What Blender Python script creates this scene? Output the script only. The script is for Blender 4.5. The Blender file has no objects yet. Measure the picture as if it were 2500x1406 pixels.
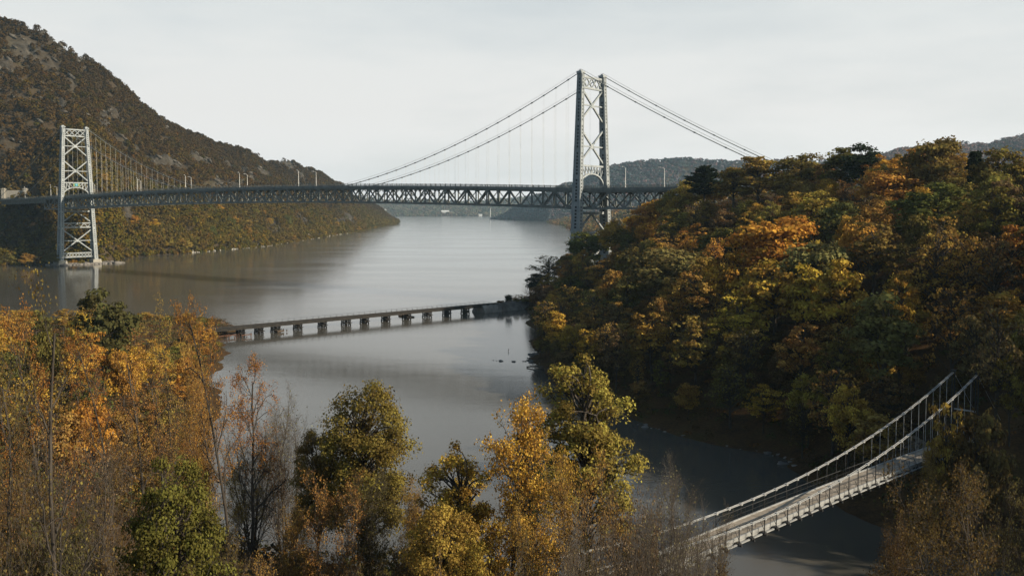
import bpy, math, random
import numpy as np
from mathutils import Vector

SC = bpy.context.scene
COL = SC.collection
R = math.radians
rs = np.random.RandomState

# ------------------------------------------------------------------ camera
F_PX, HOR, HC, PITCH = 2310.0, 509.0, 45.6, 0.0535
cd = bpy.data.cameras.new('camera'); cam = bpy.data.objects.new('camera', cd); COL.objects.link(cam)
cam.location = (0, 0, HC); cam.rotation_euler = (R(90) - PITCH, 0, 0)
cd.sensor_width = 36; cd.lens = 36 * F_PX / 2500
PPY = HOR + F_PX * math.tan(PITCH)
cd.shift_y = -(703 - PPY) / 2500      # the photograph is cropped: its middle lies below the optical axis
cd.clip_start = 0.5; cd.clip_end = 30000
SC.camera = cam
cP, sP = math.cos(PITCH), math.sin(PITCH)

def ray(px, py):
    """direction of a sight line, scaled so that it advances 1 m in depth"""
    a, b = (px - 1250) / F_PX, -(py - PPY) / F_PX
    d = np.array([a, cP + b * sP, b * cP - sP])
    return d / d[1]
def at(px, py, Y):
    d = ray(px, py); return np.array([d[0] * Y, Y, HC + d[2] * Y])
def water(px, py):
    d = ray(px, py); t = -HC / d[2]; return np.array([d[0] * t, t, 0.0])
def proj(p):
    x, y, z = p[0], p[1], p[2] - HC
    d = y * cP - z * sP; u = y * sP + z * cP
    return 1250 + F_PX * x / d, PPY - F_PX * u / d

# ------------------------------------------------------------------ object helpers
def tag(o, label=None, cat=None, group=None, kind=None):
    if label: o['label'] = label
    if cat: o['category'] = cat
    if group: o['group'] = group
    if kind: o['kind'] = kind
    return o
def empty(name, loc, rz=0, parent=None):
    o = bpy.data.objects.new(name, None); COL.objects.link(o)
    o.location = loc; o.rotation_euler = (0, 0, rz); o.empty_display_size = 1
    return o
def mesh_np(name, V, Q, var=None, col=None, smooth=False, matidx=None):
    """mesh from arrays: V (n,3), Q (m,4) quads"""
    V = np.asarray(V, np.float32); Q = np.asarray(Q, np.int32)
    me = bpy.data.meshes.new(name)
    me.vertices.add(len(V)); me.vertices.foreach_set('co', V.ravel())
    me.loops.add(Q.size); me.loops.foreach_set('vertex_index', Q.ravel())
    me.polygons.add(len(Q)); me.polygons.foreach_set('loop_start', np.arange(0, Q.size, 4, dtype=np.int32))
    if matidx is not None: me.polygons.foreach_set('material_index', np.asarray(matidx, np.int32))
    me.update(calc_edges=True)
    if smooth: me.polygons.foreach_set('use_smooth', np.ones(len(Q), bool))
    if var is not None:
        a = me.attributes.new('var', 'FLOAT', 'FACE'); a.data.foreach_set('value', np.asarray(var, np.float32))
    if col is not None:
        a = me.attributes.new('Col', 'FLOAT_COLOR', 'FACE')
        c = np.ones((len(Q), 4), np.float32); c[:, :3] = col; a.data.foreach_set('color', c.ravel())
    return me
def link(name, me, mats, parent=None):
    o = bpy.data.objects.new(name, me); COL.objects.link(o)
    for m in (mats if isinstance(mats, (list, tuple)) else [mats]):
        if m.name not in [x.name for x in me.materials]: me.materials.append(m)
    if parent: o.parent = parent
    return o

class MB:
    """collects boxes, beams and tubes and links them as one mesh object"""
    def __init__(s): s.v, s.f, s.m, s.mi, s.n = [], [], [], 0, 0
    def add(s, V, F):
        s.v.append(np.asarray(V, float)); s.f += [tuple(i + s.n for i in f) for f in F]; s.m += [s.mi] * len(F); s.n += len(V)
    BF = [(0, 1, 2, 3), (7, 6, 5, 4), (0, 4, 5, 1), (1, 5, 6, 2), (2, 6, 7, 3), (3, 7, 4, 0)]
    def hexa(s, V8): s.add(V8, s.BF)
    def beam(s, p, q, w, h, up=(0, 0, 1), w2=None, h2=None):
        p, q, up = np.array(p, float), np.array(q, float), np.array(up, float)
        d = q - p; d /= np.linalg.norm(d)
        sd = np.cross(d, up); l = np.linalg.norm(sd)
        if l < 1e-4: sd = np.cross(d, (1, 0, 0)); l = np.linalg.norm(sd)
        sd /= l; u = np.cross(sd, d)
        w2 = w if w2 is None else w2; h2 = h if h2 is None else h2
        V = [p - sd * w / 2 - u * h / 2, p + sd * w / 2 - u * h / 2, p + sd * w / 2 + u * h / 2, p - sd * w / 2 + u * h / 2,
             q - sd * w2 / 2 - u * h2 / 2, q + sd * w2 / 2 - u * h2 / 2, q + sd * w2 / 2 + u * h2 / 2, q - sd * w2 / 2 + u * h2 / 2]
        s.hexa([V[0], V[3], V[2], V[1], V[4], V[7], V[6], V[5]])
    def box(s, c, size, ax=None):
        """box with its three axes"""
        c = np.array(c, float)
        a, b, k = (np.eye(3) if ax is None else np.array(ax, float))
        a, b, k = a * size[0] / 2, b * size[1] / 2, k * size[2] / 2
        s.hexa([c - a - b - k, c + a - b - k, c + a + b - k, c - a + b - k, c - a - b + k, c + a - b + k, c + a + b + k, c - a + b + k][:4][::-1] +
               [c - a + b + k, c + a + b + k, c + a - b + k, c - a - b + k])
    def tube(s, pts, rad, n=6):
        V, Q = tube_np(np.asarray(pts, float), rad, n)
        s.add(V, [tuple(q) for q in Q])
    def build(s, name, mats, parent=None, off=(0, 0, 0), smooth=False):
        V = np.concatenate(s.v) - np.asarray(off, float)
        me = bpy.data.meshes.new(name); me.from_pydata(V.tolist(), [], s.f); me.update()
        me.polygons.foreach_set('material_index', np.array(s.m, np.int32))
        if smooth: me.polygons.foreach_set('use_smooth', np.ones(len(s.f), bool))
        o = bpy.data.objects.new(name, me); COL.objects.link(o)
        for m in (mats if isinstance(mats, (list, tuple)) else [mats]): me.materials.append(m)
        if parent: o.parent = parent
        return o

def tube_np(P, rad, n):
    k = len(P); rad = np.broadcast_to(np.asarray(rad, float), (k,))
    T = np.gradient(P, axis=0); T /= np.linalg.norm(T, axis=1)[:, None] + 1e-9
    ref = np.where(np.abs(T[:, 2:3]) > .9, np.array([[1., 0, 0]]), np.array([[0, 0, 1.]]))
    if np.abs(T[:, 2]).max() > .9: ref = np.tile([[1., 0.13, 0]], (k, 1))
    S = np.cross(T, ref); S /= np.linalg.norm(S, axis=1)[:, None] + 1e-9
    U = np.cross(S, T)
    a = np.arange(n) * 2 * math.pi / n
    V = P[:, None, :] + rad[:, None, None] * (np.cos(a)[None, :, None] * S[:, None, :] + np.sin(a)[None, :, None] * U[:, None, :])
    i = np.arange(k - 1)[:, None] * n; j = np.arange(n)[None, :]; j2 = (j + 1) % n
    Q = np.stack([i + j, i + j2, i + n + j2, i + n + j], -1).reshape(-1, 4)
    return V.reshape(-1, 3), Q

# ------------------------------------------------------------------ materials
def mat(name):
    m = bpy.data.materials.new(name); m.use_nodes = True
    nt = m.node_tree; nt.nodes.clear()
    out = nt.nodes.new('ShaderNodeOutputMaterial')
    N = lambda t, **k: _node(nt, t, k)
    L = lambda a, b: nt.links.new(a, b)
    return m, N, L, out
def _node(nt, t, kw):
    n = nt.nodes.new(t)
    for k, v in kw.items():
        if k in n.inputs: n.inputs[k].default_value = v
        else: setattr(n, k, v)
    return n
def ramp(N, stops):
    r = N('ShaderNodeValToRGB'); e = r.color_ramp.elements
    while len(e) < len(stops): e.new(.5)
    for i, (p, c) in enumerate(stops):
        e[i].position = p; e[i].color = (*c, 1) if len(c) == 3 else c
    return r
def noisy(name, c1, c2, scale=1.0, rough=.7, bump=0.0, metallic=0.0, detail=6.0, spec=.3, stretch=None):
    m, N, L, out = mat(name)
    tc = N('ShaderNodeTexCoord'); nz = N('ShaderNodeTexNoise', Scale=scale, Detail=detail, Roughness=.62)
    src = tc.outputs['Object']
    if stretch:
        mp = N('ShaderNodeMapping'); mp.inputs['Scale'].default_value = stretch; L(src, mp.inputs['Vector']); src = mp.outputs[0]
    L(src, nz.inputs['Vector'])
    r = ramp(N, [(.32, c1), (.68, c2)]); L(nz.outputs['Fac'], r.inputs[0])
    b = N('ShaderNodeBsdfPrincipled', Roughness=rough, Metallic=metallic); b.inputs['Specular IOR Level'].default_value = spec
    L(r.outputs[0], b.inputs['Base Color'])
    if bump:
        bp = N('ShaderNodeBump', Strength=bump, Distance=.2); L(nz.outputs['Fac'], bp.inputs['Height']); L(bp.outputs[0], b.inputs['Normal'])
    L(b.outputs[0], out.inputs[0]); return m

def leaf_material(name, by_attr=False, trans=.34):
    m, N, L, out = mat(name)
    if by_attr:
        a = N('ShaderNodeAttribute'); a.attribute_name = 'Col'; c = a.outputs['Color']
    else:
        oi = N('ShaderNodeObjectInfo'); v = N('ShaderNodeAttribute'); v.attribute_name = 'var'
        hs = N('ShaderNodeHueSaturation')
        h = N('ShaderNodeMapRange'); h.inputs['To Min'].default_value = .478; h.inputs['To Max'].default_value = .524
        s = N('ShaderNodeMapRange'); s.inputs['To Min'].default_value = .34; s.inputs['To Max'].default_value = 1.62
        L(v.outputs['Fac'], h.inputs[0]); L(v.outputs['Fac'], s.inputs[0])
        L(h.outputs[0], hs.inputs['Hue']); L(s.outputs[0], hs.inputs['Value']); L(oi.outputs['Color'], hs.inputs['Color'])
        c = hs.outputs[0]
    d = N('ShaderNodeBsdfDiffuse'); t = N('ShaderNodeBsdfTranslucent'); mx = N('ShaderNodeMixShader', Fac=trans)
    L(c, d.inputs[0]); L(c, t.inputs[0]); L(d.outputs[0], mx.inputs[1]); L(t.outputs[0], mx.inputs[2])
    L(mx.outputs[0], out.inputs[0]); return m

M = {}
M['leaf'] = leaf_material('leaves'); M['leaf_mass'] = leaf_material('leaves of the far woods', True, .15)
M['bark'] = noisy('dark bark', (.035, .027, .02), (.085, .07, .055), 3.0, .9, .6, stretch=(1, 1, .3))
M['twig'] = noisy('grey brown twigs', (.062, .05, .038), (.14, .112, .085), 2.0, .9)
M['steel'] = noisy('weathered grey painted steel', (.255, .28, .285), (.375, .39, .385), .35, .55)
M['truss'] = noisy('dull grey green truss paint', (.12, .135, .13), (.21, .225, .21), .4, .6)
M['slot'] = noisy('dark lattice opening', (.012, .013, .013), (.03, .03, .03), 1, .9)
M['asphalt'] = noisy('asphalt', (.045, .045, .047), (.07, .07, .07), 2, .9)
M['cable'] = noisy('painted cable', (.16, .17, .17), (.24, .25, .24), .5, .6)
M['stone'] = noisy('pale masonry', (.26, .235, .19), (.40, .37, .31), 1.2, .9, .4)
M['concrete'] = noisy('beige concrete', (.40, .36, .28), (.55, .5, .4), .5, .9)
M['rock'] = noisy('grey rock', (.10, .09, .078), (.30, .27, .235), .22, .95, .8)
M['riprap'] = noisy('pale riprap stone', (.24, .22, .18), (.5, .47, .4), .9, .95)
M['timber'] = noisy('weathered brown timber', (.045, .032, .022), (.11, .078, .052), 1.5, .85, .3)
M['rail_deck'] = noisy('rusty trestle deck', (.022, .02, .018), (.05, .043, .036), .8, .9)
M['pile'] = noisy('dark trestle pile', (.012, .010, .008), (.03, .025, .02), 1.5, .9)
M['plank'] = noisy('worn tan planks', (.24, .20, .15), (.38, .325, .26), .9, .85)
M['galv'] = noisy('galvanised steel', (.24, .24, .23), (.40, .40, .38), 1.2, .5)
M['iron'] = noisy('dark iron fittings', (.02, .02, .02), (.05, .048, .045), 2, .7)
M['lamp'] = noisy('pale lamp metal', (.62, .60, .55), (.75, .73, .68), 1, .5)
M['white'] = noisy('white painted wall', (.62, .62, .6), (.8, .8, .78), .2, .8)
M['brickpink'] = noisy('pinkish brick', (.36, .26, .22), (.46, .34, .29), .2, .9)
M['sign_green'] = noisy('green plaque paint', (.02, .17, .13), (.03, .22, .17), 1, .6)
M['sign_yellow'] = noisy('yellow plaque paint', (.34, .30, .07), (.42, .37, .1), 1, .6)
M['sign_blue'] = noisy('blue plaque paint', (.10, .32, .44), (.16, .4, .52), 1, .6)

def ground_material():
    m, N, L, out = mat('leaf litter ground')
    tc = N('ShaderNodeTexCoord')
    n1 = N('ShaderNodeTexNoise', Scale=.12, Detail=8.0, Roughness=.7); n2 = N('ShaderNodeTexNoise', Scale=2.2, Detail=6.0, Roughness=.75)
    L(tc.outputs['Object'], n1.inputs['Vector']); L(tc.outputs['Object'], n2.inputs['Vector'])
    r1 = ramp(N, [(.35, (.05, .034, .018)), (.5, (.095, .058, .026)), (.66, (.075, .066, .025))]); L(n1.outputs[0], r1.inputs[0])
    r2 = ramp(N, [(.35, (.55, .5, .45)), (.7, (1.35, 1.2, 1.0))]); L(n2.outputs[0], r2.inputs[0])
    mx = N('ShaderNodeMix', data_type='RGBA', blend_type='MULTIPLY'); mx.inputs['Factor'].default_value = 1
    L(r1.outputs[0], mx.inputs['A']); L(r2.outputs[0], mx.inputs['B'])
    b = N('ShaderNodeBsdfPrincipled', Roughness=.95); b.inputs['Specular IOR Level'].default_value = .1
    L(mx.outputs['Result'], b.inputs['Base Color'])
    bp = N('ShaderNodeBump', Strength=.7, Distance=.3); L(n2.outputs[0], bp.inputs['Height']); L(bp.outputs[0], b.inputs['Normal'])
    L(b.outputs[0], out.inputs[0]); return m
M['ground'] = ground_material()
def mountain_material():
    m, N, L, out = mat('wooded mountainside soil and rock')
    tc = N('ShaderNodeTexCoord'); a = N('ShaderNodeAttribute'); a.attribute_name = 'rock'
    n1 = N('ShaderNodeTexNoise', Scale=.02, Detail=10.0, Roughness=.7); n2 = N('ShaderNodeTexNoise', Scale=.11, Detail=9.0, Roughness=.72)
    L(tc.outputs['Object'], n1.inputs['Vector']); L(tc.outputs['Object'], n2.inputs['Vector'])
    r1 = ramp(N, [(.36, (.042, .032, .02)), (.52, (.075, .052, .028)), (.66, (.07, .062, .03))]); L(n1.outputs[0], r1.inputs[0])
    r2 = ramp(N, [(.38, (.03, .026, .021)), (.52, (.065, .056, .043)), (.68, (.125, .11, .086))]); L(n2.outputs[0], r2.inputs[0])
    mx = N('ShaderNodeMix', data_type='RGBA'); L(a.outputs['Fac'], mx.inputs['Factor']); L(r1.outputs[0], mx.inputs['A']); L(r2.outputs[0], mx.inputs['B'])
    b = N('ShaderNodeBsdfPrincipled', Roughness=.95); b.inputs['Specular IOR Level'].default_value = .1
    L(mx.outputs['Result'], b.inputs['Base Color'])
    bp = N('ShaderNodeBump', Strength=.9, Distance=3.0); L(n2.outputs[0], bp.inputs['Height']); L(bp.outputs[0], b.inputs['Normal'])
    L(b.outputs[0], out.inputs[0]); return m
M['mountain'] = mountain_material()
def water_material():
    m, N, L, out = mat('river water')
    tc = N('ShaderNodeTexCoord')
    def nz(sc, scale, det):
        mp = N('ShaderNodeMapping'); mp.inputs['Scale'].default_value = sc; mp.inputs['Rotation'].default_value = (0, 0, R(12)); L(tc.outputs['Object'], mp.inputs['Vector'])
        n = N('ShaderNodeTexNoise', Scale=scale, Detail=det, Roughness=.55); L(mp.outputs[0], n.inputs['Vector']); return n
    rip = nz((1, 1.5, 1), .8, 4.0); swell = nz((1, 2.2, 1), .05, 4.0); patch = nz((.55, 1.5, 1), .011, 4.0)
    pr = ramp(N, [(.42, (0, 0, 0)), (.6, (1, 1, 1))]); L(patch.outputs[0], pr.inputs[0])
    rg = N('ShaderNodeMapRange'); rg.inputs['To Min'].default_value = .10; rg.inputs['To Max'].default_value = .13; L(pr.outputs[0], rg.inputs[0])
    st = N('ShaderNodeMapRange'); st.inputs['To Min'].default_value = .05; st.inputs['To Max'].default_value = .10; L(pr.outputs[0], st.inputs[0])
    b1 = N('ShaderNodeBump', Distance=.12); L(rip.outputs[0], b1.inputs['Height']); L(st.outputs[0], b1.inputs['Strength'])
    b2 = N('ShaderNodeBump', Distance=1.0, Strength=.03); L(swell.outputs[0], b2.inputs['Height']); L(b1.outputs[0], b2.inputs['Normal'])
    b = N('ShaderNodeBsdfPrincipled', IOR=1.33); b.inputs['Base Color'].default_value = (.088, .080, .064, 1)
    L(rg.outputs[0], b.inputs['Roughness']); L(b2.outputs[0], b.inputs['Normal']); L(b.outputs[0], out.inputs[0]); return m
M['water'] = water_material()

# ------------------------------------------------------------------ light: hazy sky and one low sun
SUN_EL, SUN_H = R(26), np.array([.915, -.403])
w = bpy.data.worlds.new('World'); SC.world = w; w.use_nodes = True
nt = w.node_tree; nt.nodes.clear()
N = lambda t, **k: _node(nt, t, k); L = lambda a, b: nt.links.new(a, b)
sky = N('ShaderNodeTexSky'); sky.sky_type = 'NISHITA'; sky.sun_disc = False
sky.sun_elevation = SUN_EL; sky.sun_rotation = math.atan2(SUN_H[0], SUN_H[1]); sky.dust_density = 2.0
tc = N('ShaderNodeTexCoord'); sx = N('ShaderNodeSeparateXYZ'); L(tc.outputs['Generated'], sx.inputs[0])
mp = N('ShaderNodeMapping'); mp.inputs['Scale'].default_value = (1.6, 1.6, 7.0); L(tc.outputs['Generated'], mp.inputs['Vector'])
cl = N('ShaderNodeTexNoise', Scale=1.7, Detail=7.0, Roughness=.56); L(mp.outputs[0], cl.inputs['Vector'])
veil = ramp(N, [(0.0, (1, 1, 1)), (.16, (.97, .97, .97)), (.28, (.78, .78, .78)), (.42, (.10, .10, .10)), (.7, (.04, .04, .04))]); L(sx.outputs['Z'], veil.inputs[0])
cr = ramp(N, [(.28, (.84, .84, .84)), (.55, (1.04, 1.04, 1.04))]); L(cl.outputs[0], cr.inputs[0])
side = ramp(N, [(.40, (.13, .13, .13)), (.62, (1, 1, 1))]); sr_ = N('ShaderNodeMapRange'); sr_.inputs['From Min'].default_value = -1; L(sx.outputs['Y'], sr_.inputs[0]); L(sr_.outputs[0], side.inputs[0])  # veil dimmed behind the camera to cut the fill light
ms = N('ShaderNodeMath', operation='MULTIPLY'); L(veil.outputs[0], ms.inputs[0]); L(side.outputs[0], ms.inputs[1])
mul = N('ShaderNodeMath', operation='MULTIPLY', use_clamp=True); L(ms.outputs[0], mul.inputs[0]); L(cr.outputs[0], mul.inputs[1])
sc_ = N('ShaderNodeMix', data_type='RGBA', blend_type='MULTIPLY'); sc_.inputs['Factor'].default_value = 1; sc_.inputs['B'].default_value = (.06, .075, .08, 1); L(sky.outputs[0], sc_.inputs['A'])
mx = N('ShaderNodeMix', data_type='RGBA')
vc = ramp(N, [(0.0, (.86, .845, .82)), (.10, (.725, .718, .70)), (.22, (.635, .66, .655))]); L(sx.outputs['Z'], vc.inputs[0]); L(vc.outputs[0], mx.inputs['B'])
L(mul.outputs[0], mx.inputs['Factor']); L(sc_.outputs['Result'], mx.inputs['A'])
bg = N('ShaderNodeBackground', Strength=1.0); wo = N('ShaderNodeOutputWorld'); L(mx.outputs['Result'], bg.inputs[0]); L(bg.outputs[0], wo.inputs[0])
sl = bpy.data.lights.new('sun', 'SUN'); sl.energy = 5.0; sl.angle = R(.53); sl.color = (1, .87, .69)
so = bpy.data.objects.new('sun', sl); COL.objects.link(so)
sd = np.array([*(SUN_H * math.cos(SUN_EL)), math.sin(SUN_EL)])
so.rotation_euler = Vector(sd).to_track_quat('Z', 'Y').to_euler(); so.location = (200, -60, 300)
SC.view_settings.view_transform = 'Standard'; SC.view_settings.look = 'None'; SC.view_settings.exposure = .3; SC.view_settings.gamma = 1
cy = SC.cycles
cy.max_bounces = 6; cy.diffuse_bounces = 1; cy.glossy_bounces = 2; cy.transmission_bounces = 3; cy.volume_bounces = 0; cy.transparent_max_bounces = 4
cy.use_denoising = True; cy.caustics_reflective = False; cy.caustics_refractive = False
cy.use_adaptive_sampling = True; cy.adaptive_threshold = .01

# ------------------------------------------------------------------ value noise for terrain
def vnoise(x, y, seed):
    r = rs(seed); T = r.rand(256, 256)
    xi, yi = np.floor(x).astype(int), np.floor(y).astype(int); fx, fy = x - xi, y - yi
    fx, fy = fx * fx * (3 - 2 * fx), fy * fy * (3 - 2 * fy)
    g = lambda i, j: T[i % 256, j % 256]
    return (g(xi, yi) * (1 - fx) + g(xi + 1, yi) * fx) * (1 - fy) + (g(xi, yi + 1) * (1 - fx) + g(xi + 1, yi + 1) * fx) * fy - .5
def fbm(x, y, s, seed, o=4):
    v = 0; a = 1.0
    for k in range(o): v = v + a * vnoise(x / s * 2 ** k + 17.3 * k, y / s * 2 ** k + 5.1 * k, seed + k); a *= .5
    return v

# ------------------------------------------------------------------ near terrain
CP = [  # x, y, height
 # camera side terrace and its shore
 (0,-30,14),(-40,-30,24),(60,-30,16),(120,-30,30),(-100,-20,30),(0,20,12),(-25,30,18),(-45,35,27),(-70,50,24),(-120,60,26),(25,30,12),(50,35,13),(0,60,11.5),(-20,60,13.5),(-42,72,23),(-40,92,17),(-62,95,21),
 (20,60,10),(20,80,8),(0,90,9),(-15,95,9),(-24,96,9.5),(-55,112,13),(-37,113,0.5),(-15,112,0.3),(3,108,0),(24,97,0),(44,84,0),(62,62,0),(84,42,0),(112,22,0),(45,64,8),(70,30,9),(100,10,9),
 (-48,122,.5),(-64,170,.4),(-86,250,.4),(-104,325,.4),(-112,352,1.2),(-124,374,.3),(-170,384,.2),(-260,365,.2),(-320,350,.2),
 (-75,130,13),(-90,180,9),(-110,250,7),(-125,330,3),(-140,365,2),(-150,150,14),(-180,250,12),(-250,280,10),(-300,200,16),(-200,60,26),(-320,0,28),(-220,345,3),
 # right hill
 (8,425,.2),(5,440,2.5),(11,400,.1),(12,350,.2),(9,300,.2),(5,284,.3),(10,268,.2),(24,214,0),(28,198,0),(49,172,0),(50,150,0),(55,132,0.3),(62,119,0),(76,96,0),(96,72,0),(128,50,0),(170,36,0),
 (16,445,7),(22,430,13),(36,432,19),(34,460,11),(58,412,31),(78,394,45),(94,362,48),(116,332,49),(134,300,50),(150,262,48),(30,350,8),(50,300,17),(70,250,26),(58,215,15),(35,260,9),(45,235,14),
 (66,166,7),(62,140,6),(65,134,11.2),(70,139,12.2),(78,146,14),(95,180,21),(85,210,26),(100,240,33),(92,150,18),(100,130,19),(84,112,9),(104,102,34),(124,98,52),(140,92,60),(118,70,16),(160,70,46),(200,70,52),(170,40,8),(128,116,54),(150,118,62),(180,122,62),(170,180,60),(220,150,58),(220,260,56),(300,200,60),(300,400,60),(200,400,54),
 (120,440,45),(80,470,30),(40,500,3),(14,488,.3),(28,520,0),(60,580,0),(110,560,20),(100,630,4),(200,620,40),(320,600,55),
 # bed
 (-20,200,-3),(-40,250,-3),(-30,300,-3),(-70,330,-3),(-20,350,-3),(-3,300,-3),(-5,250,-3),(-10,150,-3),(5,165,-3),(-30,150,-3),(15,140,-3),(35,125,-3),(32,160,-2.5),(52,108,-2.5),(70,78,-2.5),(94,52,-2.5),(130,34,-2.5),
 (-5,390,-3),(-60,400,-3),(-110,430,-3),(-250,430,-3),(-10,500,-3),(-100,600,-3),(10,620,-3),(-250,600,-3),(-320,520,-3),(0,560,-3),(-320,640,-3),(-60,480,-3),(8,220,-3),(-60,300,-3),(-45,200,-3)]
CP = np.array(CP, float)
def rbf_fit(P):
    D = np.linalg.norm(P[:, None, :2] - P[None, :, :2], axis=2); n = len(P)
    A = np.zeros((n + 3, n + 3)); A[:n, :n] = D; A[:n, n] = 1; A[:n, n + 1:] = P[:, :2]; A[n:, :n] = A[:n, n:].T
    return np.linalg.solve(A + np.eye(n + 3) * 1e-9, np.concatenate([P[:, 2], np.zeros(3)]))
W_ = rbf_fit(CP)
def rbf(x, y):
    q = np.stack([x, y], -1).reshape(-1, 2); o = np.zeros(len(q))
    for i in range(0, len(q), 20000):
        b = q[i:i + 20000]; D = np.linalg.norm(b[:, None] - CP[None, :, :2], axis=2)
        o[i:i + 20000] = D @ W_[:-3] + W_[-3] + b @ W_[-2:]
    return o.reshape(np.shape(x))
GX = np.arange(-330, 331, 2.5); GY = np.arange(-50, 651, 2.5)
gx, gy = np.meshgrid(GX, GY)
GZ = rbf(gx, gy)
k_ = np.clip(GZ / 6, 0, 1)
GZ = GZ + k_ * (fbm(gx, gy, 26, 3) * 3.0 + fbm(gx, gy, 7, 9) * 1.0) + fbm(gx, gy, 9, 21) * .5 * (GZ > -1.5)
GZ = np.maximum(GZ, -3.0)
def gz(x, y):
    fx = np.clip((np.asarray(x) - GX[0]) / 2.5, 0, len(GX) - 1.001); fy = np.clip((np.asarray(y) - GY[0]) / 2.5, 0, len(GY) - 1.001)
    i, j = fx.astype(int), fy.astype(int); a, b = fx - i, fy - j
    return (GZ[j, i] * (1 - a) + GZ[j, i + 1] * a) * (1 - b) + (GZ[j + 1, i] * (1 - a) + GZ[j + 1, i + 1] * a) * b
def grid_quads(ny, nx):
    i = np.arange(ny - 1)[:, None] * nx + np.arange(nx - 1)[None, :]
    return np.stack([i, i + 1, i + nx + 1, i + nx], -1).reshape(-1, 4)
tag(link('terrain', mesh_np('terrain', np.stack([gx, gy, GZ], -1).reshape(-1, 3), grid_quads(*gx.shape), smooth=True), M['ground']), kind='structure')
wv = np.array([(-4000, -400, 0), (4000, -400, 0), (4000, 7500, 0), (-4000, 7500, 0)], float)
tag(link('water', mesh_np('water', wv, [(0, 1, 2, 3)]), M['water']), kind='structure')

# ------------------------------------------------------------------ hills: grids spanned between a shore line and a ridge line
def resample(P, n):
    P = np.array(P, float); d = np.concatenate([[0], np.cumsum(np.linalg.norm(np.diff(P[:, :2], axis=0), axis=1))]); t = np.linspace(0, d[-1], n)
    return np.stack([np.interp(t, d, P[:, k]) for k in range(P.shape[1])], -1)
def hill_grid(shore, ridge, ns, nt_, seed, rough, power=.9, back=.5, rockfn=None):
    """rows run from the shore (z=0) to the ridge and over it"""
    t = np.linspace(0, 1 + back, nt_)[:, None]
    S = np.array([[np.interp(u, np.linspace(0, 1, len(shore)), [p[k] for p in shore]) for k in range(3)] for u in np.linspace(0, 1, ns)])
    Rg = np.array([[np.interp(u, np.linspace(0, 1, len(ridge)), [p[k] for p in ridge]) for k in range(3)] for u in np.linspace(0, 1, ns)])
    X = S[None, :, 0] + (Rg - S)[None, :, 0] * t; Y = S[None, :, 1] + (Rg - S)[None, :, 1] * t
    tt = np.minimum(t, 1); Z = S[None, :, 2] + (Rg - S)[None, :, 2] * tt ** power * np.clip(tt / .07 + .12, 0, 1) ** .6 - np.maximum(t - 1, 0) * 60 * (Rg[None, :, 2] / 150)
    damp = np.clip(tt * 3.0 - .06, 0, 1)
    Z = Z + damp * (fbm(X, Y, rough * 4, seed) * rough * .55 + fbm(X, Y, rough * 1.1, seed + 7) * rough * .34) * np.clip(1.25 - np.abs(t - .55), .35, 1)
    return X, Y, Z, t
def forest_mass(name, P, H, Rad, C, nleaf, size, seed, label, cat='woods', low=-.35, lift=.56):
    """a far wood that reads as one mass: every crown a cloud of leaf clumps"""
    r = rs(seed); n = len(P)
    d = r.normal(size=(n, nleaf, 3)); d /= np.linalg.norm(d, axis=2)[:, :, None]
    d[:, :, 2] = np.where(d[:, :, 2] < low, -d[:, :, 2], d[:, :, 2])
    rad = .62 + .42 * r.rand(n, nleaf, 1)
    lump = 1 + .22 * np.sin(d[:, :, :1] * 5 + r.rand(n, 1, 1) * 6) * np.cos(d[:, :, 1:2] * 5 + r.rand(n, 1, 1) * 6)
    c = P[:, None, :] + np.array([0, 0, 1.])[None, None] * (H * lift)[:, None, None] + d * rad * lump * np.stack([Rad, Rad, H * .46], -1)[:, None, :]
    nrm = d + r.normal(size=d.shape) * .28
    sz = size * (.6 + .8 * r.rand(n, nleaf))
    V, Q = leaf_quads(c.reshape(-1, 3), nrm.reshape(-1, 3), sz.ravel(), r)
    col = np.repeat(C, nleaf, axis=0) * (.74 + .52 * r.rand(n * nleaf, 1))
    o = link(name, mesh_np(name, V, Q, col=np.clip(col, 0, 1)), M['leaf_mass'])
    return tag(o, label, cat, kind='stuff')
def leaf_quads(c, nrm, sz, r, aspect=1.35):
    n = len(c); nrm = nrm / (np.linalg.norm(nrm, axis=1)[:, None] + 1e-9)
    a = r.normal(size=(n, 3)); t = np.cross(nrm, a); t /= np.linalg.norm(t, axis=1)[:, None] + 1e-9; b = np.cross(nrm, t)
    s = sz[:, None] * .5
    V = np.stack([c - t * s * aspect, c + b * s - t * s * .12 + nrm * s * .25, c + t * s * aspect, c - b * s - t * s * .12 + nrm * s * .25], 1).reshape(-1, 3)
    return V, np.arange(4 * n).reshape(-1, 4)

def lump(c, size, seed, n=10):
    """irregular stone"""
    r = rs(seed); V = []; nu, nv = 7, 5
    for i in range(nv):
        ph = -math.pi / 2 + math.pi * i / (nv - 1)
        for j in range(nu):
            th = 2 * math.pi * j / nu; q = .58 + .55 * r.rand()
            V.append(np.array(c) + np.array(size) * q * np.array([math.cos(ph) * math.cos(th), math.cos(ph) * math.sin(th), math.sin(ph)]))
    return np.array(V), np.array([(i * nu + j, i * nu + (j + 1) % nu, (i + 1) * nu + (j + 1) % nu, (i + 1) * nu + j) for i in range(nv - 1) for j in range(nu)])
def W(px, py): return tuple(water(px, py)[:2]) + (-1.5,)
def A(px, py, Y, drop=0): p = at(px, py, Y); return (p[0], p[1], p[2] - drop)
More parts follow.
